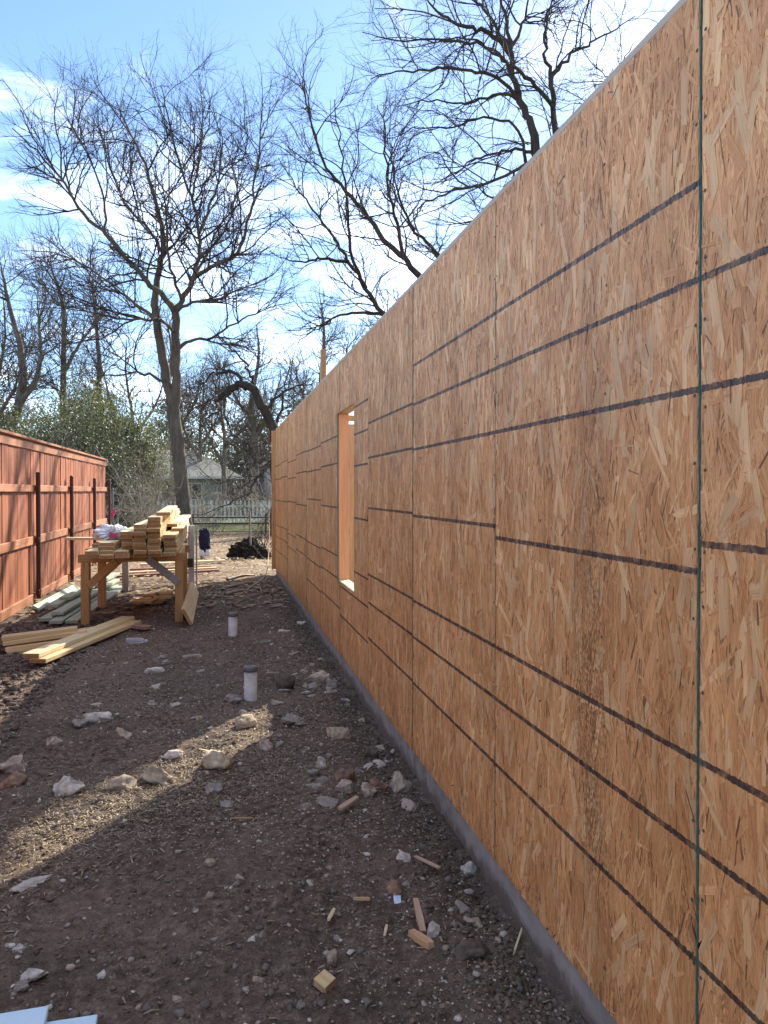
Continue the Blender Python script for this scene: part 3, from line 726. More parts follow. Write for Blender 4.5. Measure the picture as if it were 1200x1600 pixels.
# ================================================================== BITS ON THE GROUND
def pipe(x, y_, h, r, label):
    e = empty('pipe_stub', (x, y_, gh(x, y_))); tag(e, label, 'pipe', 'plumbing pipe stubs')
    def lathe(nm, prof, mat, n=20):
        bm = bmesh.new(); rings = [[bm.verts.new((a * math.cos(k * 2 * math.pi / n), a * math.sin(k * 2 * math.pi / n), z)) for k in range(n)] for a, z in prof]
        for p, q in zip(rings, rings[1:]):
            for k in range(n): bm.faces.new([p[k], p[(k + 1) % n], q[(k + 1) % n], q[k]])
        bm.faces.new(rings[-1]); me = bm_mesh(nm, bm, mat)
        for p in me.polygons: p.use_smooth = len(p.vertices) == 4
        return link(nm, me, e)
    lathe('tube', [(r, -.1), (r, h - .02)], M['pvc'])
    lathe('cap', [(r + .001, h - .035), (r + .006, h - .034), (r + .006, h - .008), (r + .003, h), (r * .3, h + .002)], M['rubber'])
    lathe('clamp', [(r + .0065, h - .026), (r + .008, h - .025), (r + .008, h - .018), (r + .0065, h - .017)], M['steel'])
    e.rotation_euler = (random.uniform(-.03, .03), random.uniform(-.04, .04), 0); return e
pipe(.23, 5.52, .235, .046, 'nearer white pipe stub with black rubber cap standing in the soil')
pipe(.15, 7.95, .235, .046, 'farther white pipe stub with black rubber cap standing in the soil')

bm = bmesh.new(); n = 16
prof = [(.0, 0), (.028, .002), (.031, .01), (.031, .05), (.028, .06), (.031, .07), (.031, .125), (.024, .155), (.013, .172), (.013, .185), (.0005, .186)]
rings = [[bm.verts.new((a * math.cos(k * 2 * math.pi / n), a * math.sin(k * 2 * math.pi / n), z)) for k in range(n)] for a, z in prof]
for p, q in zip(rings, rings[1:]):
    for k in range(n): bm.faces.new([p[k], p[(k + 1) % n], q[(k + 1) % n], q[k]])
bt = link('plastic_bottle', bm_mesh('plastic_bottle', bm, M['bottle'], True), None, (-.86, 7.72, gh(-.8, 7.7) + .035), (R(90), 0, R(75)))
tag(bt, 'clear crushed plastic bottle lying on the soil before the table', 'bottle')
cp = link('cap', box_mesh(.028, .028, .014, M['whitecloth'], .005), bt, (0, 0, .19))

# pale blue foam sheets at the near left
for k, (x1, y1, dx_, dy_, z, rz) in enumerate(((-.435, 2.175, .7, .6, .052, .05), (-.315, 2.16, .7, .6, .026, .02), (-.29, 2.12, .7, .6, .004, -.03))):
    o = link('foam_sheet', box_mesh(dx_, dy_, .02, M['foam'], .002), None, (x1 - dx_ / 2, y1 - dy_ / 2, gh(-.4, 2.2) + z + .022), (0, 0, rz))
    tag(o, ['top', 'middle', 'bottom'][k] + ' pale blue foam sheet of the fan at the near left corner', 'foam sheet', 'pale blue foam sheets')

# rocks ------------------------------------------------------------
bmi = bmesh.new(); bmesh.ops.create_icosphere(bmi, subdivisions=4, radius=1.0); ICO4 = (np.array([v.co for v in bmi.verts]), np.array([[v.index for v in f.verts] for f in bmi.faces])); bmi.free()
bmi = bmesh.new(); bmesh.ops.create_icosphere(bmi, subdivisions=1, radius=1.0); ICO1 = (np.array([v.co for v in bmi.verts]), np.array([[v.index for v in f.verts] for f in bmi.faces])); bmi.free()
def rock_mesh(sx, sy_, sz, seed, col):
    g = np.random.default_rng(seed); V, F = ICO4; V = V.copy()
    d = np.zeros(len(V))
    for f, a in ((1.3, .10), (2.7, .09), (6.0, .055), (13.0, .035), (25.0, .02)):
        for _ in range(3):
            w = g.normal(size=3); w /= np.linalg.norm(w); d += a * np.sin(f * (V @ w) * 2.2 + g.random() * 6.28) / 1.7
    for _ in range(13):                                    # flat broken faces
        w = g.normal(size=3); w /= np.linalg.norm(w); lim = g.uniform(.45, .8); pr = V @ w
        ex = np.clip(pr - lim, 0, None); V = V - ex[:, None] * w * .95
    V = V * (1 + d)[:, None] * np.array([sx, sy_, sz]) * .62
    me = np_mesh('rock', V, F, M['rock'], False)
    cc = np.array(col) * (1 + 1.4 * d[:, None]) ; add_color(me, np.clip(cc, .01, 1)); return me
PALE = (.62, .57, .50); TAN = (.48, .40, .30); GREYR = (.36, .32, .28); PINK = (.47, .38, .32); RUST = (.32, .20, .14); DARK = (.13, .10, .08); LIT = (.54, .45, .32)
RK = [(-0.74, 5.18, .19, .083, PALE, 'large smooth pale oval rock in the open soil left of the near pipe'), (-0.95, 4.80, .106, .053, TAN, 'small tan rock left of the pale oval rock'),
 (-0.85, 5.09, .097, .048, GREYR, 'grey stone just behind the small tan rock on the left'), (-0.73, 3.98, .145, .082, PALE, 'pale layered rock with ridges at the left edge of the sun patch'),
 (-1.07, 4.40, .16, .082, PINK, 'pinkish flat rock at the left picture edge'), (-1.01, 4.15, .16, .065, RUST, 'rusty brown flat rock at the left picture edge'),
 (-0.32, 4.08, .132, .11, TAN, 'rounded tan grey rock, larger of the pair above the sun patch'), (-0.45, 4.00, .154, .075, TAN, 'flatter long rock, left of the pair above the sun patch'),
 (-0.25, 4.45, .101, .051, PALE, 'pale angular stone behind the rounded pair of rocks'), (-0.03, 4.19, .158, .089, LIT, 'jagged tan rock at the right end of the sun patch'),
 (0.18, 4.89, .146, .073, LIT, 'crusty tan rock in the light just before the near pipe'), (0.26, 4.44, .089, .074, PINK, 'pinkish angular rock right of the sun patch'),
 (-0.57, 4.78, .092, .069, TAN, 'brown rounded stone below the pale oval rock'), (-0.22, 6.96, .136, .045, GREYR, 'flat grey stone beyond the pale stones left of the far pipe'), (-0.50, 6.40, .145, .052, PALE, 'flat pale stone in the middle of the yard'),
 (0.10, 5.45, .144, .085, GREYR, 'grey brown rock at the left foot of the near pipe'), (0.50, 5.79, .165, .13, DARK, 'dark crumbly clod of roots right of the near pipe'),
 (0.81, 5.96, .202, .121, TAN, 'broad tan rock by the wall beyond the near pipe'), (0.86, 5.79, .138, .098, GREYR, 'grey rock beside the broad tan rock at the wall'), (0.70, 5.69, .106, .067, GREYR, 'dark grey stone in front of the broad tan rock at the wall'),
 (0.71, 4.56, .132, .085, LIT, 'round ochre rock between sun patch and wall'), (0.54, 4.07, .069, .076, PALE, 'small upright pale stone in the cluster near the wall'), (0.60, 3.69, .088, .057, PINK, 'low pale brown rock behind the pink wood chip'),
 (0.64, 3.86, .118, .086, RUST, 'dark red rock in the cluster near the wall'), (0.71, 3.62, .081, .068, PINK, 'reddish tan rock right of the pink wood chip'), (0.90, 3.75, .091, .12, TAN, 'tall tan rock touching the concrete base'),
 (0.79, 3.74, .097, .064, RUST, 'reddish wedge of rock left of the tall tan rock'), (0.85, 4.23, .109, .087, DARK, 'dark earthy lump at the foot of the wall'), (0.69, 2.39, .042, .055, PALE, 'small knobbly pale rock beside the upright wood sliver'),
 (0.78, 2.27, .110, .052, DARK, 'half buried brown rock near the front of the wall'), (0.86, 2.45, .035, .035, TAN, 'small round tan stone above the half buried brown rock'), (0.97, 2.86, .061, .051, PALE, 'pale stone touching the near concrete base'),
 (0.64, 2.71, .066, .056, RUST, 'pointed brown stone behind the little white label'), (-0.66, 3.05, .150, .014, PALE, 'flat whitish slab of stone in the shade below the sun patch'), (-0.02, 3.82, .075, .057, GREYR, 'grey stone just below the jagged tan rock')]
for k, (x, y_, w, h, c, lab) in enumerate(RK):
    o = link('rock', rock_mesh(w, w * random.uniform(.6, .9), h * 1.3, 300 + k, c), None, (x, y_, gh(x, y_) + h * .12), (0, 0, random.uniform(-.5, .5)))
    tag(o, lab, 'rock', 'rocks strewn over the soil')
small = [(-.44, 5.53, .089, .045), (-.46, 5.94, .106, .048), (-.30, 5.41, .079, .035), (.40, 5.38, .09, .054), (.49, 3.97, .067, .04), (.52, 3.87, .066, .039), (.92, 4.12, .071, .043), (.46, 4.93, .166, .058), (-.04, 3.02, .06, .04), (.23, 2.17, .03, .033), (.42, 7.45, .137, .05), (.91, 8.51, .17, .07), (.66, 8.01, .134, .054), (0, 16.9, .195, .11)]
for k in range(80):
    y_ = 2.3 + 8 * random.random() ** 1.3; x = random.uniform(-1.5, .9) if k % 3 else random.uniform(.5, .96)
    small.append((x, y_, random.choice((.03, .035, .04, .05, .06, .075, .1)) * random.uniform(.85, 1.2), random.uniform(.018, .04)))
for k in range(22): small.append((random.uniform(.38, .95), random.uniform(3.3, 7.0), random.uniform(.05, .12), random.uniform(.02, .035)))
pool = [rock_mesh(1, .8, .62, 700 + k, random.choice((PALE, TAN, GREYR, GREYR, PINK))) for k in range(10)]
for k, (x, y_, w, h) in enumerate(small):
    o = link('stone', pool[k % 10], None, (x, y_, gh(x, y_) - h * .05), (random.uniform(-.3, .3), random.uniform(-.3, .3), random.uniform(0, 6.28)))
    o.scale = (w, w, max(h * 1.6, w * .6))
    zone = 'at the foot of the sheathed wall' if x > .55 else 'on the open soil before the near pipe' if y_ < 5.4 else 'on the soil between the two pipes' if y_ < 7.9 else 'on the ground beyond the far pipe'
    if x < -.75 and x <= .55: zone = 'on the left soil near the picture edge' if y_ < 5.4 else 'on the soil before the lumber table'
    tag(o, ('broad' if w > .075 else 'small' if w > .045 else 'tiny') + ' loose stone ' + zone, 'stone', 'small stones ' + zone)

def scatter(name, n, fx, smin, smax, mat, pal, sink=.2, flat=(.35, .75), kind='stuff', label=None, cat=None):
    x, y_ = fx(n); n = len(x)
    V0, F0 = ICO1; k = len(V0)
    s = np.exp(rng.uniform(math.log(smin), math.log(smax), n)) * .5
    a = rng.random(n) * 6.283; c, sn = np.cos(a), np.sin(a)
    J = V0[None] * (1 + np.clip(rng.normal(0, .30, (n, k, 1)), -.6, .7)) + rng.normal(0, .12, (n, k, 3))
    J = J * np.stack([np.ones(n), rng.uniform(.55, 1, n), rng.uniform(*flat, n)], 1)[:, None, :] * s[:, None, None]
    X = J[..., 0] * c[:, None] - J[..., 1] * sn[:, None]; Y = J[..., 0] * sn[:, None] + J[..., 1] * c[:, None]
    z = gz(x, y_) + gfine(x, y_) + s * (.5 - sink)
    V = np.stack([X + x[:, None], Y + y_[:, None], J[..., 2] + z[:, None]], -1).reshape(-1, 3)
    F = (F0[None] + (np.arange(n) * k)[:, None, None]).reshape(-1, 3)
    me = np_mesh(name, V, F, mat)
    P = np.array(pal); cc = P[rng.integers(0, len(P), n)] * rng.uniform(.7, 1.25, (n, 1)); add_color(me, np.repeat(cc, k, 0))
    o = link(name, me); tag(o, label, cat, None, kind); return o
def near_xy(n, pw=1.5, y1=12):
    y_ = 1.8 + (y1 - 1.8) * rng.random(n) ** pw; x = rng.uniform(-2.3, .98, n); return x, y_
def clustered(n):
    x, y_ = near_xy(n * 3); m = fbm(x + 60, y_ + 10, 1.4, 3) + rng.normal(0, .25, len(x)) > .08; return x[m][:n], y_[m][:n]
def walls(n):
    x = .98 - np.abs(rng.normal(0, .13, n)); y_ = 1.8 + 8 * rng.random(n) ** 1.4; return x, y_
def trench(n):
    x = rng.uniform(-2.35, -1.2, n); y_ = rng.uniform(4.6, 9.5, n); return x, y_
PEB = [(.52, .47, .41), (.38, .33, .28), (.66, .62, .56), (.45, .37, .28), (.32, .28, .25)]
CLD = [(.162, .121, .091), (.112, .082, .06), (.225, .176, .135), (.138, .104, .079)]
scatter('pebbles', 22000, clustered, .004, .014, M['pebble'], PEB, label='fine pale limestone grit scattered over the dark soil', cat='gravel')
scatter('pebbles', 2600, near_xy, .012, .036, M['pebble'], PEB + [(.2, .17, .15)] * 4, .35, label='coarser pale pebbles strewn through the dark soil', cat='gravel')
scatter('soil_clods', 12000, near_xy, .006, .026, M['clod'], CLD, .45, label='loose dark crumbs of soil over the yard', cat='soil')
scatter('soil_clods', 5200, walls, .006, .030, M['clod'], CLD, .55, label='crumbly dark soil banked against the concrete base', cat='soil')
scatter('soil_clods', 3600, trench, .012, .07, M['clod'], [(.15, .122, .1), (.10, .08, .066), (.19, .155, .13)], .4, label='coarse dark clods in the dug strip along the fence', cat='soil')
def straw(n):
    x = np.concatenate([rng.normal(-.35, .55, n), rng.uniform(-2.2, .95, n // 2)]); y_ = np.concatenate([3.9 + (x[:n] + .35) * .75 + rng.normal(0, .38, n), rng.uniform(2.0, 9.0, n // 2)])
    m = (x < .96) & (y_ > 1.9); x, y_ = x[m], y_[m]; n = len(x); a = rng.random(n) * 6.28; L = rng.uniform(.006, .030, n) * .5; w = rng.uniform(.0008, .0028, n)
    z = gz(x, y_) + gfine(x, y_) + .006
    q = np.array([(-1, -1), (1, -1), (1, 1), (-1, 1)]); V = []
    u = q[None, :, 0] * L[:, None]; v = q[None, :, 1] * w[:, None]; tl = rng.normal(0, .25, (n, 1))
    X = u * np.cos(a)[:, None] - v * np.sin(a)[:, None] + x[:, None]; Y = u * np.sin(a)[:, None] + v * np.cos(a)[:, None] + y_[:, None]; Z = z[:, None] + u * tl
    b = np.stack([X, Y, Z], -1); t = b + np.array([0, 0, .0015]); V = np.concatenate([b, t], 1).reshape(-1, 3)
    f = np.array([(4, 5, 6, 7), (0, 1, 5, 4), (1, 2, 6, 5), (2, 3, 7, 6), (3, 0, 4, 7)])
    o = link('straw', np_mesh('straw', V, (f[None] + (np.arange(n) * 8)[:, None, None]).reshape(-1, 4), M['leaf_straw'])); tag(o, 'dry straw and wood shreds trodden into the soil', 'straw', None, 'stuff')
M['leaf_straw'] = leafmat('straw_shred', [(0.17, 0.125, 0.075), (0.30, 0.235, 0.15), (0.46, 0.38, 0.26)], 0.05)
straw(5200)
# sunlit leaf litter at the back
def leaves_on_ground(n):
    y_ = rng.uniform(9.5, 27, n); x = rng.uniform(-3, 4.5, n); m = (y_ > 14.2) | (x < .95); x, y_ = x[m], y_[m]; n = len(x)
    a = rng.random(n) * 6.28; s = rng.uniform(.03, .075, n); t = rng.normal(0, .35, (n, 2))
    q = np.array([(-1, 0), (0, -.45), (1, 0), (0, .45)])
    u = q[None, :, 0] * s[:, None]; v = q[None, :, 1] * s[:, None]
    X = u * np.cos(a)[:, None] - v * np.sin(a)[:, None]; Y = u * np.sin(a)[:, None] + v * np.cos(a)[:, None]
    Z = (gz(x, y_) + gfine(x, y_) + .012)[:, None] + np.abs(X * t[:, :1] + Y * t[:, 1:]) + rng.uniform(0, .02, (n, 1))
    V = np.stack([X + x[:, None], Y + y_[:, None], Z], -1).reshape(-1, 3)
    o = link('leaf_litter', np_mesh('leaf_litter', V, np.arange(n * 4).reshape(n, 4), M['leaf_litter'])); tag(o, 'dry tan leaf litter on the ground before the back fence', 'leaf litter', None, 'stuff')
leaves_on_ground(9000)

# wood scraps, chips, label
def chip(x, y_, l_, w, t, rz, lab, mat='chip', tilt=.06, z=.012, name='wood_scrap', cat='scrap'):
    bm = bmesh.new(); k = 5
    top = []; bot = []
    for i in range(k + 1):
        f = i / k; ww = w * (1 - .75 * abs(f - .45) ** 1.5) * random.uniform(.85, 1.05); yy = (f - .5) * l_
        top.append((bm.verts.new((-ww / 2, yy, t)), bm.verts.new((ww / 2, yy, t * .8)))); bot.append((bm.verts.new((-ww / 2, yy, 0)), bm.verts.new((ww / 2, yy, 0))))
    for i in range(k):
        bm.faces.new([top[i][0], top[i][1], top[i + 1][1], top[i + 1][0]]); bm.faces.new([bot[i][1], bot[i][0], bot[i + 1][0], bot[i + 1][1]])
        bm.faces.new([top[i][1], bot[i][1], bot[i + 1][1], top[i + 1][1]]); bm.faces.new([bot[i][0], top[i][0], top[i + 1][0], bot[i + 1][0]])
    bm.faces.new([bot[0][0], bot[0][1], top[0][1], top[0][0]]); bm.faces.new([top[k][0], top[k][1], bot[k][1], bot[k][0]])
    o = link(name, bm_mesh('chip', bm, M[mat]), None, (x, y_, gh(x, y_) + z), (tilt, random.uniform(-.1, .1), rz)); tag(o, lab, cat, 'scraps lying on the soil'); return o
M['pinkwood'] = wood('pink_wood', (.56, .39, .28), (.42, .27, .185), None, .1)
o = link('wood_block', box_mesh(.046, .05, .03, M['pine'], .002), None, (.31, 2.24, gh(.31, 2.24) + .016), (R(8), R(-12), R(35))); tag(o, 'small square pale wood block on the near soil', 'wood block', 'scraps lying on the soil')
chip(.66, 2.46, .13, .026, .012, R(-4), 'straight pinkish wood sliver standing out by the knobbly pale rock', 'pinkwood', .35, .03)
chip(.64, 2.36, .095, .034, .022, R(28), 'bent ragged brown wood scrap in front of the pinkish sliver', 'chip', 0, .01)
chip(.80, 2.86, .13, .02, .006, R(32), 'thin pointed wood splinter lying before the near concrete base', 'pinkwood', 0, .012)
chip(.59, 3.46, .15, .03, .012, R(-42), 'flat pink wood chip in the rock cluster near the wall', 'pinkwood', 0, .02)
chip(.38, 2.58, .07, .014, .008, R(-25), 'short yellowish wood splinter in the middle of the near soil', 'pine_pale', 0, .012)
chip(.50, 2.66, .06, .016, .008, R(75), 'stubby pale splinter left of the little white label', 'chip', 0, .012)
chip(.54, 2.44, .06, .010, .006, R(-20), 'narrow pale splinter left of the bent brown scrap', 'pine_pale', 0, .012)
chip(.98 - .02, 2.33, .12, .007, .004, R(-35), 'thin straw like stick near the front of the concrete base', 'pine_pale', .2, .015)
chip(.10, 3.45, .10, .008, .004, R(80), 'thin dry stick on the soil by the lower sun patch edge', 'chip', 0, .01)
chip(-.05, 4.45, .14, .012, .006, R(55), 'thin twig shard between the tan rocks', 'pine_pale', .05, .015)
o = link('paper_label', box_mesh(.026, .034, .0015, M['paper'], 0), None, (.625, 2.63, gh(.625, 2.63) + .012), (R(20), 0, R(-8))); tag(o, 'tiny white and blue paper label on the soil', 'label')

# ================================================================== BACK OF THE YARD
hp = [(-.02, 12.0, .03), (-.12, 11.4, .03), (-.14, 11.0, .03), (-.04, 10.85, .03), (.14, 10.6, .03), (.30, 10.9, .03), (.52, 11.7, .04), (.72, 12.6, .04), (.84, 13.4, .10), (.90, 13.9, .35), (.93, 14.1, .8), (.935, 14.12, 1.1)]
hp = [(a, b, c + gh(a, b)) for a, b, c in hp]
tag(tube_obj('cord', spline(hp, 8), .009, M['hose']), 'tan cord looping over the ground and up to the far wall corner', 'cord')
hp2 = [(.55, 12.3, .03), (.62, 11.6, .03), (.60, 11.1, .03), (.40, 10.5, .03), (.18, 10.2, .03)]
tag(tube_obj('cord', spline([(a, b, c + gh(a, b)) for a, b, c in hp2], 8), .008, M['hose']), 'second tan cord lying bent across the ground near the far wall', 'cord')
for k, (a, b) in enumerate((((.15, 12.6), (.62, 13.3)), ((.05, 11.6), (.60, 12.3)), ((.10, 10.9), (.45, 11.35)))):
    P = spline([(a[0], a[1], gh(*a) + .03), ((a[0] + b[0]) / 2 + .04, (a[1] + b[1]) / 2, gh(*a) + .05), (b[0], b[1], gh(*b) + .03)], 6)
    tag(tube_obj('fallen_branch', P, .03, M['drytwig'], None, .5), ['farthest', 'middle', 'nearest'][k] + ' pale fallen branch on the ground before the far wall corner', 'branch', 'fallen branches')
# dark mound with a stake
bm = bmesh.new(); bmesh.ops.create_icosphere(bm, subdivisions=5, radius=1.0)
for v in bm.verts:
    n = v.co; k = 1 + .22 * math.sin(4 * n.x + 1) * math.sin(5 * n.y) + .12 * math.sin(11 * n.x + 8 * n.z) * math.sin(9 * n.y + 2) + .07 * math.sin(25 * n.x + 3) * math.sin(23 * n.z + 1) + .05 * math.sin(41 * n.y + 17 * n.x)
    v.co = Vector((n.x * .42 * k, n.y * .45 * k, n.z * .40 * k * (1 - .3 * abs(n.x))))
md = link('soil_mound', bm_mesh('soil_mound', bm, M['darksoil']), None, (.66, 17.2, 0)); tag(md, 'dark heap of wet soil and roots near the far wall corner', 'soil heap')
st = tube_obj('stake', [(.71, 17.0, .2), (.70, 17.0, .6), (.69, 17.0, 1.04)], .022, M['bark_pale']); tag(st, 'thin grey stake standing in the dark soil heap', 'stake')
# navy sack
e = empty('navy_sack', (-.285, 17.3, gh(-.285, 17.3))); tag(e, 'dark navy sack with white lower corners standing on the leaf litter', 'sack')
def blob(nm, sx, sy_, sz, mat, loc, ph):
    bm = bmesh.new(); bmesh.ops.create_icosphere(bm, subdivisions=4, radius=1.0)
    for v in bm.verts:
        n = v.co; k = 1 + .14 * math.sin(6 * n.z + ph) * math.sin(4 * n.x + ph) + .08 * math.sin(13 * n.x + 9 * n.z + ph) + .05 * math.sin(21 * n.y + 15 * n.z)
        v.co = Vector((n.x * sx * k, n.y * sy_ * k, (abs(n.z) ** .6 * (1 if n.z > 0 else -1)) * sz * k))
    return link(nm, bm_mesh(nm, bm, mat, True), e, loc)
blob('body', .125, .10, .25, M['navy'], (0, 0, .40), 1.0); blob('white_corner', .055, .06, .09, M['whitecloth'], (-.06, -.03, .10), 2.0); blob('white_corner', .06, .06, .10, M['whitecloth'], (.065, -.03, .10), 3.4)
# pink ribbon on a thin post past the fence end
e = empty('marker_post', (-2.36, 18.45, 0)); tag(e, 'slim dark post with a pink ribbon past the end of the red fence', 'post')
link('pole', post_mesh(1.55, .022), e, (0, 0, 0)).data.materials[0] = M['steel']
bm = bmesh.new()
for k in range(4):
    w = .03; z0 = 1.05 - k * .035; vs = [bm.verts.new((.03 * math.sin(k * 1.7) - w, -.03 - .012 * k, z0)), bm.verts.new((.03 * math.sin(k * 1.7) + w, -.025, z0 + .01)), bm.verts.new((.03 * math.sin(k * 1.7 + 1.2) + w, -.05, z0 - .07)), bm.verts.new((.03 * math.sin(k * 1.7 + 1.2) - w * .6, -.045, z0 - .06))]
    bm.faces.new(vs)
bmesh.ops.solidify(bm, geom=list(bm.faces), thickness=.003)
link('ribbon', bm_mesh('ribbon', bm, M['pink']), e)

# low dark wire fence across the back
wf = empty('wire_fence', (0, 26, 0)); tag(wf, 'low dark wire fence with two rails across the back of the yard', 'fence')
for z, r in ((.60, .022), (.40, .026), (.12, .012)):
    link('rail', tube_obj('rail_mesh', [(-6, 26, z), (-2, 26, z + .01), (2, 26, z - .008), (8, 26, z)], r, M['darkboard']).data, wf, (0, -26, 0))
for o in [o for o in COL.objects if o.name.startswith('rail_mesh')]: bpy.data.objects.remove(o)
for x in np.arange(-5.6, 8, 2.4): link('post', post_mesh(.72, .03), wf, (float(x), .04, 0)).data.materials[0] = M['darkboard']
bW = []
for i in range(230):
    x = -6 + i * .06
    bW.append((np.array([(x, 26, .02), (x + .19, 26, .21), (x + .38, 26, .40)]), np.array([.006] * 3))); bW.append((np.array([(x + .38, 26.005, .02), (x + .19, 26.005, .21), (x, 26.005, .40)]), np.array([.006] * 3)))
V, F = tubes(bW); o = link('wire_mesh', np_mesh('wire_mesh', V, F, M['darkboard']), wf, (0, -26, 0)); o['kind'] = 'stuff'

# white picket fence
pf = empty('picket_fence', (0, 36, 0)); tag(pf, 'white pointed picket fence in front of the far houses', 'fence')
bm = bmesh.new(); pts = [(-.045, 0), (.045, 0), (.045, .92), (0, 1.03), (-.045, .92)]
a = [bm.verts.new((x, -.01, z)) for x, z in pts]; b = [bm.verts.new((x, .01, z)) for x, z in pts]; bm.faces.new(a); bm.faces.new(b[::-1])
for i in range(5): bm.faces.new([a[i], b[i], b[(i + 1) % 5], a[(i + 1) % 5]])
pkm = bm_mesh('picket', bm, M['white'])
x = -8.0
while x < 9: link('picket', pkm, pf, (x, 0, .04 + random.uniform(-.015, .015)), (0, random.uniform(-.02, .02), 0)); x += .185
for z in (.28, .78): link('rail', box_mesh(17, .03, .085, M['white'], .004), pf, (.5, .03, z))
for x in np.arange(-7.5, 9, 2.4): link('post', box_mesh(.09, .09, 1.05, M['white'], .01), pf, (float(x), .09, .52))

# neighbours' houses
def hip_house(name, x0, x1, y0, y1, ze, zr, over, wallm, label, posts_=(), ridge=.3):
    e = empty(name, ((x0 + x1) / 2, (y0 + y1) / 2, 0)); cx, cy = (x0 + x1) / 2, (y0 + y1) / 2; tag(e, label, 'house')
    def hb(nm, lo, hi, mat, par=e, bev=.01):
        c = [(p + q) / 2 for p, q in zip(lo, hi)]; return link(nm, box_mesh(hi[0] - lo[0], hi[1] - lo[1], hi[2] - lo[2], mat, bev), par, (c[0] - cx, c[1] - cy, c[2]))
    hb('wall', (x0, y0, 0), (x1, y1, ze), wallm)
    a, b, c, d = x0 - over, x1 + over, y0 - over, y1 + over; rx = (d - c) / 2 * (1 - ridge)
    bm = bmesh.new(); v = [bm.verts.new(p) for p in ((a - cx, c - cy, ze), (b - cx, c - cy, ze), (b - cx, d - cy, ze), (a - cx, d - cy, ze), (a + rx - cx, 0, zr), (b - rx - cx, 0, zr))]
    for f in ((0, 1, 5, 4), (1, 2, 5), (2, 3, 4, 5), (3, 0, 4), (3, 2, 1, 0)): bm.faces.new([v[i] for i in f])
    rf = link('roof', bm_mesh('roof', bm, M['shingle']), e)
    link('fascia', box_mesh(b - a, .04, .16, M['white'], .005), rf, (0, c - cy - .022, ze - .02)); link('fascia', box_mesh(.04, d - c, .16, M['white'], .005), rf, (b - cx + .022, 0, ze - .02)); link('fascia', box_mesh(.04, d - c, .16, M['white'], .005), rf, (a - cx - .022, 0, ze - .02))
    for px_ in posts_: hb('porch_post', (px_ - .09, y0 - over + .15, 0), (px_ + .09, y0 - over + .33, ze - .02), M['white'])
    def window(wx, z0, z1, w):
        wnd = hb('window', (wx - w / 2, y0 - .03, z0), (wx + w / 2, y0 - .003, z1), M['white'])
        link('pane', box_mesh(w - .14, .01, z1 - z0 - .14, M['glass'], 0), wnd, (0, -.016, 0)); link('mullion', box_mesh(.04, .012, z1 - z0 - .14, M['white'], 0), wnd, (0, -.024, 0))
    return e, window, hb
e, win, hb = hip_house('bungalow', -8.5, .9, 50, 58, 2.35, 4.3, .75, M['siding'], 'low grey green bungalow with a shingled hip roof behind the pickets', (0.3, -4.0))
win(-1.6, .9, 2.0, 1.3); win(-5.2, .9, 2.0, 1.5); hb('door', (-3.45, 49.95, .1), (-2.55, 49.997, 2.1), M['darkboard'])
e, win, hb = hip_house('pale_house', 3.3, 14, 46, 56, 3.2, 5.4, .5, M['paleside'], 'pale sided house at the right end of the picket fence', (3.2,))
win(4.6, 1.0, 2.2, 1.1); win(8.5, 1.0, 2.2, 1.3)
for k in range(14): hb('siding_board', (3.29, 45.975, .15 + k * .215), (13.99, 45.996, .15 + k * .215 + .2), M['paleside'], bev=.006)
e = empty('dark_board_fence', (1.6, 47, 0)); tag(e, 'dark board fence panel between the two far houses', 'fence')
for i in range(17): link('board', box_mesh(.14, .025, 1.85, M['darkboard'], .004), e, (-1.3 + i * .152, 0, .93))
for z in (.4, 1.5): link('rail', box_mesh(2.7, .04, .09, M['darkboard'], .004), e, (-.1, .035, z))

# ================================================================== TREES
def rand_perp(g, d):
    a = g.normal(size=3); a -= d * (a @ d); return a / (np.linalg.norm(a) + 1e-9)
def child(g, p, d, L, r0, nseg, wob, up, tip=.35):
    P = [p]; step = L / nseg
    for i in range(nseg):
        d = d + g.normal(0, wob, 3) + np.array([0, 0, up]); d = d / np.linalg.norm(d); P.append(P[-1] + d * step)
    return np.array(P), r0 * np.linspace(1, tip, nseg + 1) ** 1.0
def spawn(g, out, P, r, lev, C):
    seg = np.linalg.norm(np.diff(P, axis=0), axis=1); cum = np.concatenate([[0], np.cumsum(seg)]); L = cum[-1]
    lv = C['lev'][lev]; n = max(1, int(round(L * lv['den'] * g.uniform(.8, 1.2))))
    ts = np.sort(g.uniform(lv['t0'], 1.0, n))
    for t in ts:
        s = t * L; i = min(np.searchsorted(cum, s) - 1, len(seg) - 1); i = max(i, 0); f = (s - cum[i]) / (seg[i] + 1e-9)
        p = P[i] * (1 - f) + P[i + 1] * f; rr = r[i] * (1 - f) + r[i + 1] * f
        d = (P[i + 1] - P[i]) / (seg[i] + 1e-9); a = R(g.uniform(*lv['ang']))
        dd = d * math.cos(a) + rand_perp(g, d) * math.sin(a)
        if dd[2] < -.2: dd[2] *= .3
        dd /= np.linalg.norm(dd)
        ll = lv['len'] * g.uniform(.55, 1.2) * (1.15 - .5 * t); r0 = min(rr * .72, lv['r'] * g.uniform(.8, 1.15))
        Q, q = child(g, p, dd, ll, r0, lv['n'], lv['wob'], lv['up'], lv.get('tip', .4))
        out.append((Q, q))
        if lev + 1 < len(C['lev']): spawn(g, out, Q, q, lev + 1, C)
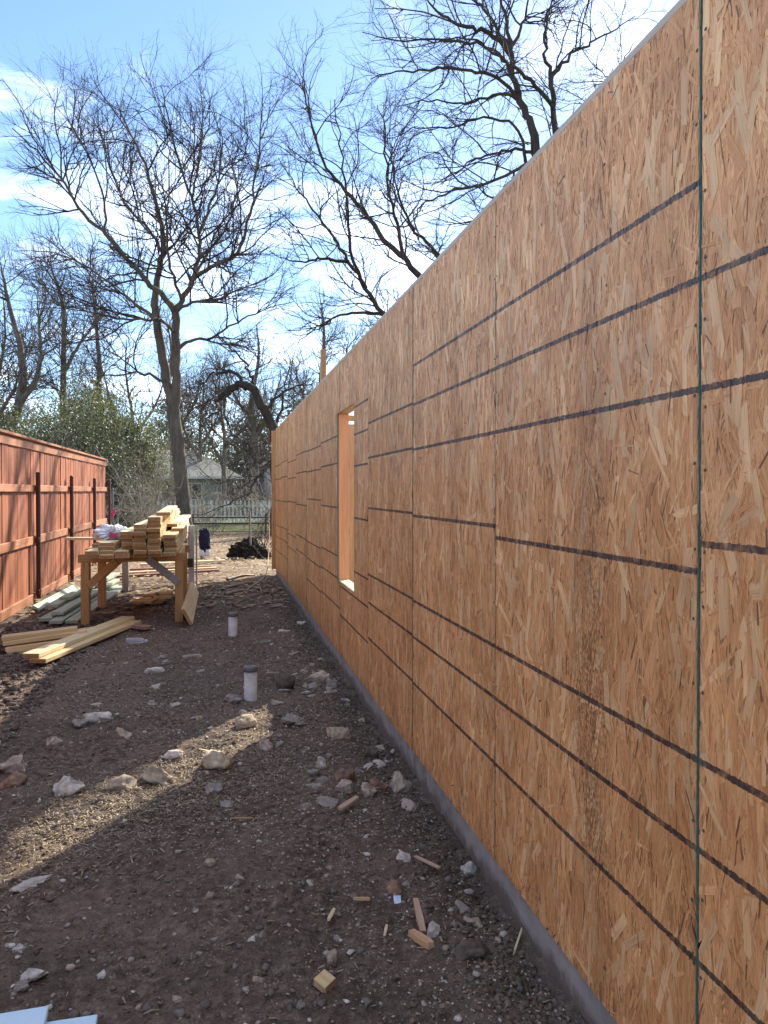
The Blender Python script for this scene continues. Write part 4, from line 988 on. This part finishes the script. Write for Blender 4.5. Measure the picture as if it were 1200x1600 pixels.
def tree(name, label, limbs, C, seed, bark, twig, group=None):
    """limbs: list of (points, r_base, r_tip); the first is the trunk"""
    g = np.random.default_rng(seed); base = limbs[0][0][0]
    e = empty(name, (base[0], base[1], 0)); tag(e, label, 'tree', group)
    B = np.array((base[0], base[1], 0.0)); tr = []; tw = []
    for k, (pts, r0, r1) in enumerate(limbs):
        P = spline(pts, 4) - B
        P[1:-1] += g.normal(0, .007 + (.012 if k else 0) + C.get('jit', 0), (len(P) - 2, 3))
        r = np.linspace(r0, r1 * (.55 if k >= C.get('bare', 1) else 1), len(P)) * (1 + g.normal(0, .015, len(P)))
        if k == 0: r[:2] *= (1.35, 1.1)
        tr.append((P, r))
        if k >= C.get('bare', 1): spawn(g, tw, P, r, 0, C)
    V, F = tubes(tr); link('trunk', np_mesh('trunk', V, F, bark, True), e)
    V, F = tubes(tw); link('crown', np_mesh('crown', V, F, twig, True), e)
    return e
def lv(den, t0, ang, ln, r, n, wob, up, tip=.4): return dict(den=den, t0=t0, ang=ang, len=ln, r=r, n=n, wob=wob, up=up, tip=tip)
CM = dict(bare=3, jit=.004, lev=[lv(2.6, .14, (28, 66), 2.6, .028, 8, .15, .045), lv(3.6, .12, (26, 62), 1.3, .0172, 6, .165, .045), lv(4.5, .1, (24, 58), .66, .0118, 4, .19, .035, .55)])
MAIN = [[(-0.89, 22.72, -.1), (-0.95, 22.73, .9), (-1.01, 22.74, 1.62), (-1.14, 22.77, 2.92), (-1.23, 22.79, 3.84)],
 [(-1.23, 22.79, 3.84), (-1.41, 22.83, 4.59), (-1.59, 22.87, 5.51), (-1.70, 22.89, 6.44), (-1.76, 22.91, 6.99)],
 [(-1.23, 22.79, 3.84), (-1.14, 22.77, 4.77), (-1.16, 22.78, 5.70), (-1.18, 22.78, 6.62)],
 [(-1.76, 22.91, 6.99), (-1.69, 23.20, 7.82), (-1.56, 23.37, 8.54), (-1.58, 23.48, 9.33), (-1.75, 23.52, 10.0), (-1.97, 23.77, 10.75), (-2.23, 24.03, 11.60), (-2.67, 24.34, 12.57), (-3.01, 24.51, 13.4)],
 [(-1.18, 22.78, 6.62), (-1.46, 22.54, 7.01), (-1.94, 22.33, 7.39), (-2.44, 22.24, 7.87), (-2.94, 22.14, 8.51), (-3.59, 22.08, 9.06), (-3.98, 21.96, 9.77), (-4.70, 21.91, 10.55), (-5.3, 21.88, 11.1)],
 [(-1.18, 22.78, 6.62), (-1.00, 22.74, 6.99), (-0.73, 22.89, 7.61), (-0.51, 22.94, 8.38), (-0.51, 22.94, 9.14), (-0.73, 22.89, 10.04), (-1.09, 22.76, 11.07), (-1.39, 22.52, 12.22), (-1.55, 22.57, 13.0)],
 [(-0.72, 22.85, 7.6), (-0.18, 22.05, 7.78), (0.52, 21.38, 8.07), (0.82, 21.11, 8.80), (0.98, 20.87, 9.59), (1.09, 20.64, 10.72), (1.16, 20.63, 11.6)],
 [(-1.14, 22.77, 5.60), (-0.74, 23.09, 5.91), (-0.19, 23.38, 6.08), (0.58, 23.73, 6.63), (1.37, 24.06, 7.14), (2.4, 24.21, 7.5)],
 [(-1.41, 22.83, 4.62), (-1.85, 22.31, 4.74), (-2.31, 21.80, 4.71), (-2.99, 21.33, 4.55), (-3.49, 20.93, 4.59)],
 [(-1.70, 22.89, 6.44), (-2.35, 23.85, 7.04), (-3.09, 24.73, 7.77), (-3.98, 25.65, 8.56), (-5.00, 26.48, 9.16), (-6.0, 27.0, 9.4)],
 [(-0.51, 22.94, 9.03), (-0.19, 23.38, 9.98), (0.06, 23.84, 10.95), (0.16, 24.23, 12.21), (0.10, 24.45, 13.3)],
 [(-0.72, 22.88, 7.7), (-0.19, 23.59, 8.79), (0.39, 24.28, 9.85), (0.60, 24.85, 11.09), (0.71, 25.03, 12.2)],
 [(-1.56, 23.37, 8.5), (-2.02, 24.40, 9.51), (-2.67, 25.15, 10.33), (-3.23, 25.79, 11.54), (-3.57, 26.17, 12.92), (-3.65, 26.3, 13.9)],
 [(-3.0, 22.14, 8.55), (-2.97, 21.74, 9.25), (-3.16, 21.37, 9.95), (-3.62, 21.27, 10.88), (-3.91, 21.13, 11.6)],
 [(-0.72, 22.88, 9.96), (-0.49, 21.81, 10.55), (-0.38, 21.38, 11.43), (-0.42, 21.18, 12.4)],
 [(-1.16, 22.78, 6.07), (-1.54, 21.63, 6.17), (-2.06, 20.92, 5.99), (-2.69, 20.24, 5.89), (-3.52, 19.81, 5.99), (-4.2, 19.58, 6.04)],
 [(-1.18, 22.78, 6.62), (-0.69, 21.65, 6.66), (0.00, 20.58, 6.52), (0.64, 19.82, 6.70), (1.3, 19.2, 6.85)],
 [(-1.00, 22.74, 6.99), (-1.24, 21.67, 7.60), (-1.30, 21.07, 8.45), (-1.22, 20.54, 9.45), (-1.12, 20.10, 10.6)]]
RM = [(.235, .185), (.15, .12), (.145, .12), (.12, .028), (.11, .028), (.105, .028), (.075, .025), (.07, .022), (.055, .02), (.065, .022), (.06, .022), (.055, .022), (.06, .022), (.045, .02), (.04, .02), (.055, .02), (.055, .02), (.055, .02)]
tree('bare_tree', 'large bare spreading tree with forked trunk behind the lumber table', [(a, b[0] * (.85 if i > 2 else .95), b[1] * (.9 if i > 2 else .95)) for i, (a, b) in enumerate(zip(MAIN, RM))], CM, 21, M['bark'], M['bark_dark'], 'bare winter trees')
CR = dict(bare=1, jit=.006, lev=[lv(2.2, .18, (30, 68), 2.1, .020, 8, .19, .015), lv(3.4, .15, (28, 66), 1.05, .0118, 6, .2, .015), lv(4.3, .1, (24, 60), .5, .0082, 4, .23, .01, .55)])
RIGHT = [[(7.3, 15.8, -.1), (7.22, 15.82, 2.45), (7.13, 15.84, 5.31), (7.08, 15.85, 7.75), (6.97, 15.88, 8.89), (6.86, 15.90, 9.54)],
 [(6.86, 15.90, 9.54), (6.60, 15.96, 10.18), (6.44, 15.99, 10.76), (6.39, 16.00, 11.33), (6.30, 16.02, 11.90), (6.13, 16.06, 12.76), (6.02, 16.09, 13.62)],
 [(7.13, 15.84, 6.3), (7.55, 16.1, 8.0), (7.60, 16.25, 9.55), (7.52, 16.27, 10.44), (7.50, 16.37, 11.08), (7.39, 16.40, 11.68), (7.46, 16.38, 12.42), (7.76, 16.52, 13.59)],
 [(6.41, 16.00, 11.16), (5.84, 15.61, 11.29), (5.23, 15.34, 11.26), (4.75, 15.14, 11.17), (4.27, 14.93, 11.31), (3.88, 14.71, 11.50)],
 [(7.52, 16.27, 10.3), (6.72, 15.42, 10.28), (6.12, 15.04, 10.32), (5.65, 14.73, 10.32), (5.00, 14.46, 10.42), (4.26, 14.22, 10.24)],
 [(6.97, 15.88, 8.89), (6.84, 16.42, 9.33), (6.59, 16.98, 9.48), (6.24, 17.57, 9.58), (5.80, 17.97, 9.36), (5.47, 18.25, 9.13)],
 [(6.60, 15.96, 10.18), (6.55, 16.68, 10.69), (6.29, 17.25, 10.87), (5.82, 17.77, 10.92), (5.16, 18.32, 11.21), (4.42, 18.69, 11.15)],
 [(7.5, 16.37, 11.0), (7.85, 16.20, 11.40), (8.52, 16.56, 11.98), (9.24, 16.81, 12.53), (9.95, 16.86, 13.04)],
 [(7.08, 15.85, 8.0), (7.20, 15.01, 8.27), (7.40, 14.25, 8.37), (7.55, 13.50, 8.68), (7.82, 13.03, 9.22)],
 [(6.39, 16.00, 11.33), (6.88, 16.51, 12.27), (7.18, 16.85, 13.12), (7.38, 17.12, 14.09)],
 [(7.08, 15.85, 7.75), (6.96, 16.70, 8.04), (6.70, 17.47, 8.07), (6.29, 18.18, 8.20), (5.78, 18.70, 8.50)]]
RIGHT += [[(6.60,15.96,10.18),(5.98,15.70,10.45),(5.16,15.33,10.30),(4.39,15.04,10.14),(3.68,14.89,9.92),(2.98,14.85,9.65)],
 [(6.97,15.88,8.89),(6.25,15.53,8.40),(5.47,15.19,7.92),(4.75,14.94,7.63),(4.10,14.77,7.25),(3.70,14.55,6.76)],
 [(6.39,16.00,11.33),(6.16,16.70,12.41),(5.89,17.25,13.20),(5.49,17.75,13.91)],
 [(7.55,16.1,8.3),(8.03,16.06,9.88),(8.61,16.24,10.53),(9.21,16.40,11.33),(9.68,16.49,12.14)],
 [(7.08,15.85,7.75),(6.9,16.2,8.9),(6.96,17.16,10.23),(6.47,17.99,10.74),(5.87,18.54,10.70),(5.15,19.09,10.88),(4.4,19.6,10.75)],
 [(6.44,15.99,10.76),(6.44,16.9,11.72),(6.02,17.7,12.40),(5.24,18.5,12.83),(4.44,19.0,12.98),(3.67,19.4,13.33)]]
RR = [(.19, .09), (.085, .022), (.09, .022), (.06, .02), (.055, .018), (.045, .018), (.045, .018), (.045, .018), (.045, .018), (.045, .018), (.045, .018)] + [(.045, .018)] * 6
tree('bare_tree', 'dark bare tree rising above the near top of the wall', [(a, *b) for a, b in zip(RIGHT, RR)], CR, 8, M['bark_dark'], M['bark_dark'], 'bare winter trees')
MID = [[(6.5, 19.05, -.1), (6.39, 19.08, 2.62), (6.17, 19.12, 5.31), (5.93, 19.18, 6.49)],
 [(5.93, 19.18, 6.49), (5.18, 19.34, 7.13), (4.77, 19.43, 7.59), (4.28, 19.54, 8.09), (3.79, 19.64, 8.77), (3.29, 19.75, 9.36), (2.80, 19.86, 10.0), (2.50, 19.93, 10.79), (2.27, 19.98, 11.89), (2.14, 20.01, 12.4)],
 [(6.17, 19.12, 5.31), (5.06, 19.88, 5.76), (4.45, 20.32, 6.29), (4.01, 20.62, 7.10), (3.58, 20.92, 7.87), (3.17, 21.21, 8.65), (2.68, 21.63, 9.48), (2.26, 22.03, 10.24), (1.75, 22.4, 11.2)],
 [(5.93, 19.18, 6.49), (5.62, 18.73, 7.35), (5.14, 18.53, 7.78), (4.64, 18.23, 8.09), (4.34, 17.99, 8.61), (4.04, 17.75, 9.42), (3.85, 17.58, 10.24)],
 [(4.77, 19.43, 7.59), (4.83, 20.24, 8.62), (4.75, 20.66, 9.47), (4.71, 21.08, 10.72), (4.69, 21.39, 11.95), (4.53, 21.53, 12.6)],
 [(4.01, 20.62, 7.1), (3.55, 19.9, 7.5), (3.29, 19.2, 8.02), (3.12, 18.5, 8.80), (2.89, 18.1, 9.78), (2.71, 17.8, 10.7)],
 [(4.45, 20.32, 6.29), (3.77, 20.6, 6.40), (3.26, 21.19, 6.35), (2.69, 21.73, 6.1), (2.26, 22.03, 5.7)],
 [(3.58, 20.92, 7.87), (2.94, 20.6, 7.80), (2.48, 20.75, 7.76), (2.01, 21.26, 7.9), (1.50, 21.68, 8.23)],
 [(6.17, 19.12, 5.31), (7.09, 19.43, 6.45), (7.95, 19.76, 7.63), (8.45, 20.06, 9.01), (8.79, 20.39, 10.8)]]
RMID = [(.2, .13), (.095, .02), (.09, .02), (.06, .02), (.06, .02), (.055, .02), (.05, .018), (.05, .018), (.08, .02)]
CMI = dict(bare=1, jit=.005, lev=[lv(2.4, .18, (28, 66), 2.4, .022, 8, .17, .035), lv(3.4, .15, (26, 64), 1.2, .0132, 6, .18, .035), lv(4.4, .1, (24, 60), .56, .0092, 4, .22, .02, .55)])
tree('bare_tree', 'bare tree with long leaning limbs over the middle of the wall', [(a, *b) for a, b in zip(MID, RMID)], CMI, 31, M['bark_dark'], M['bark_dark'], 'bare winter trees')
CUR = [[(1.93, 25.17, -.1), (1.89, 25.18, 2.27), (1.81, 25.20, 3.43), (1.54, 25.25, 4.16), (1.23, 25.32, 4.75), (0.88, 25.40, 5.01), (0.45, 25.49, 4.86), (0.10, 25.57, 4.54)],
 [(0.88, 25.40, 5.01), (0.52, 25.89, 5.38), (0.00, 26.31, 5.54), (-0.53, 26.73, 5.26), (-0.97, 27.03, 4.85)],
 [(0.45, 25.49, 4.86), (0.20, 25.04, 4.52), (0.24, 24.72, 3.88), (0.63, 24.43, 3.15), (1.08, 24.23, 2.54), (1.61, 24.01, 1.99)],
 [(1.23, 25.32, 4.75), (1.15, 25.85, 5.40), (0.85, 26.23, 5.99), (0.43, 26.52, 6.46), (0.11, 26.80, 7.16)],
 [(1.81, 25.20, 3.43), (2.10, 25.64, 4.22), (2.34, 25.90, 5.12), (2.33, 26.31, 6.28)],
 [(0.45, 25.49, 4.86), (-0.04, 26.42, 4.25), (-0.22, 26.87, 3.74), (0.22, 27.18, 3.22), (0.89, 27.45, 2.90)],
 [(1.54, 25.25, 4.16), (2.02, 24.64, 4.63), (2.58, 24.11, 4.88), (3.04, 23.70, 5.04)],
 [(1.85, 25.2, 2.9), (1.5, 24.6, 2.2), (.9, 24.1, 1.5), (.1, 23.6, .95), (-.6, 23.3, .75)]]
RC = [(.19, .11), (.07, .02), (.06, .018), (.055, .018), (.06, .02), (.05, .016), (.05, .016), (.035, .015)]
CC = dict(bare=1, jit=.045, lev=[lv(2.5, .1, (30, 70), 1.5, .019, 6, .22, .0), lv(3.2, .1, (30, 65), .75, .012, 5, .22, .0), lv(3.5, .1, (25, 60), .4, .008, 4, .2, .0, .6)])
tree('bare_tree', 'crooked bare tree arching over beside the far end of the wall', [(a, *b) for a, b in zip(CUR, RC)], CC, 41, M['bark_dark'], M['bark_dark'], 'bare winter trees')
CB = dict(bare=0, lev=[lv(3.4, .2, (28, 65), 2.7, .026, 6, .17, .06), lv(3.4, .1, (28, 62), 1.4, .014, 5, .18, .05), lv(3.8, .1, (25, 58), .75, .010, 4, .18, .05, .6)])
BG = [('pale grey bare tree with a bent trunk behind the left end of the red fence', [([(-7.85, 32.43, -.1), (-8.02, 32.47, 3.44), (-7.65, 32.39, 4.95), (-7.48, 32.35, 5.96), (-7.60, 32.38, 7.23), (-7.90, 32.44, 8.36), (-8.20, 32.51, 9.75), (-8.34, 32.54, 10.5)], .25, .04), ([(-7.65, 32.39, 4.9), (-6.96, 32.24, 5.96), (-6.81, 32.20, 7.10), (-6.86, 32.21, 8.24), (-6.91, 32.23, 9.5)], .14, .03), ([(-8.02, 32.4, 3.4), (-8.8, 32.2, 5.0), (-9.3, 32, 7), (-9.6, 32, 9)], .16, .03)], 51),
 ('slender upright bare tree just left of the evergreen shrub', [([(-6.57, 35.22, -.1), (-6.57, 35.22, 3.91), (-6.52, 35.21, 6.41), (-6.49, 35.20, 8.36), (-6.57, 35.22, 9.75), (-6.93, 35.30, 10.86), (-7.2, 35.39, 11.7)], .19, .03), ([(-6.52, 35.20, 6.6), (-5.97, 35.09, 7.66), (-5.43, 34.97, 8.36), (-4.75, 34.82, 9.19)], .10, .03)], 61),
 ('bare tree rising out of the evergreen shrub', [([(-5.45, 38.05, -.1), (-5.48, 38.05, 5.34), (-5.45, 38.05, 7.46), (-5.57, 38.07, 8.98), (-5.69, 38.10, 10.5), (-5.9, 38.15, 11.6)], .18, .03)], 71),
 ('distant bare tree behind the roof of the bungalow', [([(2.0, 44, -.1), (2.1, 44, 4), (1.9, 44, 6.5), (2.3, 44, 9), (2.2, 44, 11)], .28, .04), ([(2.1, 44, 4.5), (3.0, 44, 6.2), (3.6, 44, 8)], .14, .03), ([(1.95, 44, 5.5), (.9, 44, 7), (.3, 44, 8.8)], .12, .03)], 81),
 ('distant bare tree seen over the far corner of the wall', [([(6.0, 42, -.1), (5.9, 42, 4), (5.6, 42, 7), (5.8, 42, 10), (5.6, 42, 12)], .28, .04), ([(5.9, 42, 4.5), (4.7, 42, 6.5), (4.1, 42, 8.6)], .14, .03), ([(5.7, 42, 6), (6.8, 42, 8), (7.2, 42, 10)], .12, .03)], 91),
 ('distant bare tree between the large tree and the crooked tree', [([(-2.6, 46, -.1), (-2.5, 46, 4), (-2.8, 46, 7), (-2.6, 46, 9.5), (-2.9, 46, 11.5)], .26, .04), ([(-2.5, 46, 4.5), (-1.4, 46, 6.5), (-.9, 46, 8.2)], .12, .03)], 101)]
for k, (x, y_, h, lean) in enumerate(((-9.8, 37, 10.5, .5), (-4.2, 41, 9.5, -.4), (-1.2, 52, 10, .3), (4.3, 50, 9, .6), (8.5, 36, 11, -.5), (.4, 40, 8.0, -.3), (-12.5, 40, 11, .2))):
    BG.append((['background bare tree farthest left over the red fence but one', 'background bare tree between evergreen shrub and large trunk', 'far bare tree rising behind the bungalow roof ridge', 'far bare tree behind the pale house gable', 'bare tree hidden mostly behind the far end of the wall', 'thin bare tree standing just before the picket fence', 'background bare tree at the far left picture edge'][k],
      [([(x, y_, -.1), (x + lean * .3, y_, h * .3), (x + lean * .2, y_, h * .55), (x + lean, y_, h * .8), (x + lean * .8, y_, h)], .15, .03), ([(x + lean * .3, y_, h * .35), (x - .9, y_ + .3, h * .55), (x - 1.5, y_, h * .8)], .10, .03), ([(x + lean * .25, y_, h * .45), (x + 1.1, y_ - .3, h * .62), (x + 1.7, y_, h * .85)], .09, .03)], 111 + k))
for lab, limbs, sdn in BG:
    tree('bare_tree', lab, limbs, CB, sdn, M['bark_mid'], M['bark'], 'bare winter trees')

# leafy shrubs
def leaves(cen, rad, n_cl, n_leaf, size, g, spread=.35):
    """leaf quads in clumps spread through an ellipsoid volume with a broken outline"""
    d = g.normal(size=(n_cl, 3)); d /= np.linalg.norm(d, axis=1)[:, None]
    rr = g.random(n_cl) ** .45 * g.uniform(.75, 1.15, n_cl)
    c = np.array(cen) + d * rr[:, None] * np.array(rad)
    c = c[c[:, 2] > .1]; n_cl = len(c)
    p = np.repeat(c, n_leaf, 0) + g.normal(0, spread, (n_cl * n_leaf, 3)) * np.array([1, 1, .75]); N = len(p)
    u = g.normal(size=(N, 3)); u /= np.linalg.norm(u, axis=1)[:, None]; w = np.cross(u, g.normal(size=(N, 3))); w /= np.linalg.norm(w, axis=1)[:, None] + 1e-9
    s = size * g.uniform(.6, 1.3, (N, 1))
    V = np.stack([p - u * s, p + w * s * .42, p + u * s, p - w * s * .42], 1).reshape(-1, 3)
    V[:, 2] = np.maximum(V[:, 2], .02)
    return V, np.arange(N * 4).reshape(N, 4), c
def shrub(name, label, parts, leafm, stem, seed, size, group=None, cat='shrub'):
    g = np.random.default_rng(seed); b = parts[0][0]; e = empty(name, (b[0], b[1], 0)); tag(e, label, cat, group); B = np.array((b[0], b[1], 0.))
    VV = []; FF = []; off = 0; st = []
    for cen, rad, ncl, nl, spr in parts:
        V, F, c = leaves(np.array(cen) - B, rad, ncl, nl, size, g, spr); VV.append(V); FF.append(F + off); off += len(V)
        for q in c[::3]:
            p0 = np.array([q[0] * .35 + (cen[0] - B[0]) * .4 + g.normal(0, .25), q[1] * .35 + (cen[1] - B[1]) * .4, 0.]); m_ = (p0 + q) / 2 + g.normal(0, .18, 3)
            st.append((np.array([p0, p0 * .6 + m_ * .4, m_, (m_ + q) / 2 + g.normal(0, .08, 3), q]), np.array([.03, .026, .02, .014, .007])))
    link('foliage', np_mesh('foliage', np.concatenate(VV), np.concatenate(FF), leafm), e)
    V, F = tubes(st); link('stems', np_mesh('stems', V, F, stem), e); return e
shrub('evergreen_shrub', 'dense dark evergreen shrub behind the end of the red fence', [((-4.3, 24.5, 2.1), (1.7, 1.3, 2.2), 560, 26, .22), ((-3.1, 24.4, 1.5), (.9, .9, 1.5), 200, 24, .2), ((-6.6, 25, 2.0), (1.7, 1.2, 1.7), 340, 24, .22)], M['leaf_dark'], M['bark'], 5, .048)
shrub('evergreen_shrub', 'taller yellow green shrub rising behind the dark evergreen shrub', [((-4.2, 28.0, 3.2), (2.0, 1.3, 2.2), 600, 28, .24), ((-2.7, 28.2, 2.4), (1.1, 1.0, 1.9), 240, 26, .24), ((-6.2, 28.4, 2.6), (1.6, 1.0, 1.9), 300, 26, .24)], M['leaf_yellow'], M['bark'], 6, .052)
shrub('evergreen_shrub', 'low green bush behind the far left of the red fence', [((-9.0, 29, 2.0), (1.7, 1.2, 1.6), 220, 22, .25)], M['leaf_dark'], M['bark'], 7, .06)
def bramble(label, x, y_, n, h, spread, seed, mat='drytwig'):
    g = np.random.default_rng(seed); e = empty('twiggy_bush', (x, y_, 0)); tag(e, label, 'bush', 'leafless bushes'); T = []
    for i in range(n):
        d = np.array([g.normal(0, .5), g.normal(0, .4), 1.0]); d /= np.linalg.norm(d)
        P, r = child(g, np.array([g.normal(0, spread * .45), g.normal(0, spread * .3), 0]), d, h * g.uniform(.6, 1.2), .013, 7, .18, -.03)
        T.append((P, r)); spawn(g, T, P, r, 0, dict(lev=[lv(3.0, .2, (25, 70), h * .34, .009, 5, .25, -.02), lv(3.5, .1, (25, 70), h * .16, .007, 3, .25, 0)]))
    V, F = tubes(T); link('twigs', np_mesh('twigs', V, F, M[mat]), e)
bramble('pale leafless scrub between the evergreen shrub and the large trunk', -2.2, 23.6, 30, 2.6, 1.1, 12)
bramble('pale leafless scrub behind the trunk of the large tree', -.7, 27.4, 20, 2.0, 1.2, 13)
bramble('dark leafless scrub by the far wall corner before the picket fence', 1.25, 20.2, 16, 1.5, .5, 14, 'bark')
bramble('pale leafless thicket in front of the evergreen shrub', -3.3, 22.6, 26, 2.3, 1.0, 15)
bramble('tall pale leafless thicket left of the evergreen shrub', -5.2, 23.2, 26, 3.6, 1.6, 16)
bramble('grey leafless thicket behind the far left of the red fence', -7.6, 24.5, 26, 3.4, 1.6, 17, 'bark_pale')
bramble('grey leafless thicket between the bungalow and the picket fence', 1.4, 38, 26, 3.6, 1.8, 18, 'bark_pale')
bramble('grey leafless thicket behind the pickets left of the large trunk', -3.6, 39, 26, 3.8, 2.0, 19, 'bark_pale')
bramble('pale tangled brush in front of the picket fence by the wall corner', 1.9, 31, 26, 2.6, 1.3, 23)
bramble('pale tangled brush in front of the picket fence beside the trunk', -.1, 33, 24, 2.2, 1.5, 24)
bramble('tall pale tangled brush right behind the end of the red fence', -2.9, 26.6, 30, 4.2, 1.2, 25)
for k, (x, y_, h, w) in enumerate(((-3.0, 61, 5.0, 2.8), (2.6, 60, 4.6, 2.6), (7.5, 63, 5.4, 3.0), (-9.5, 62, 5.2, 3.0), (-14, 50, 4.6, 2.6))):
    shrub('evergreen_tree', ['round grey green tree directly behind the bungalow roof', 'round grey green tree between the two far houses', 'round grey green tree behind the pale house', 'round grey green tree left of the bungalow roof', 'round grey green tree far behind the red fence'][k], [((x, y_, h * .95), (w, w * .8, h), 520, 22, .42)], M['leaf_far'], M['bark'], 120 + k, .12, 'far evergreen trees', 'tree')
# far wood that reads as one mass
g = np.random.default_rng(77); VV = []; FF = []; off = 0
for i in range(60):
    x = -75 + i * 2.5 + g.normal(0, 1.0); y_ = g.uniform(64, 84); h = g.uniform(2.8, 5.2)
    V, F, c = leaves((x, y_, h * .9), (2.4, 2.0, h), 110, 16, .15, g, .5); VV.append(V); FF.append(F + off); off += len(V)
tag(link('far_wood', np_mesh('far_wood', np.concatenate(VV), np.concatenate(FF), M['leaf_far'])), 'far off wood behind the houses', 'wood', None, 'stuff')
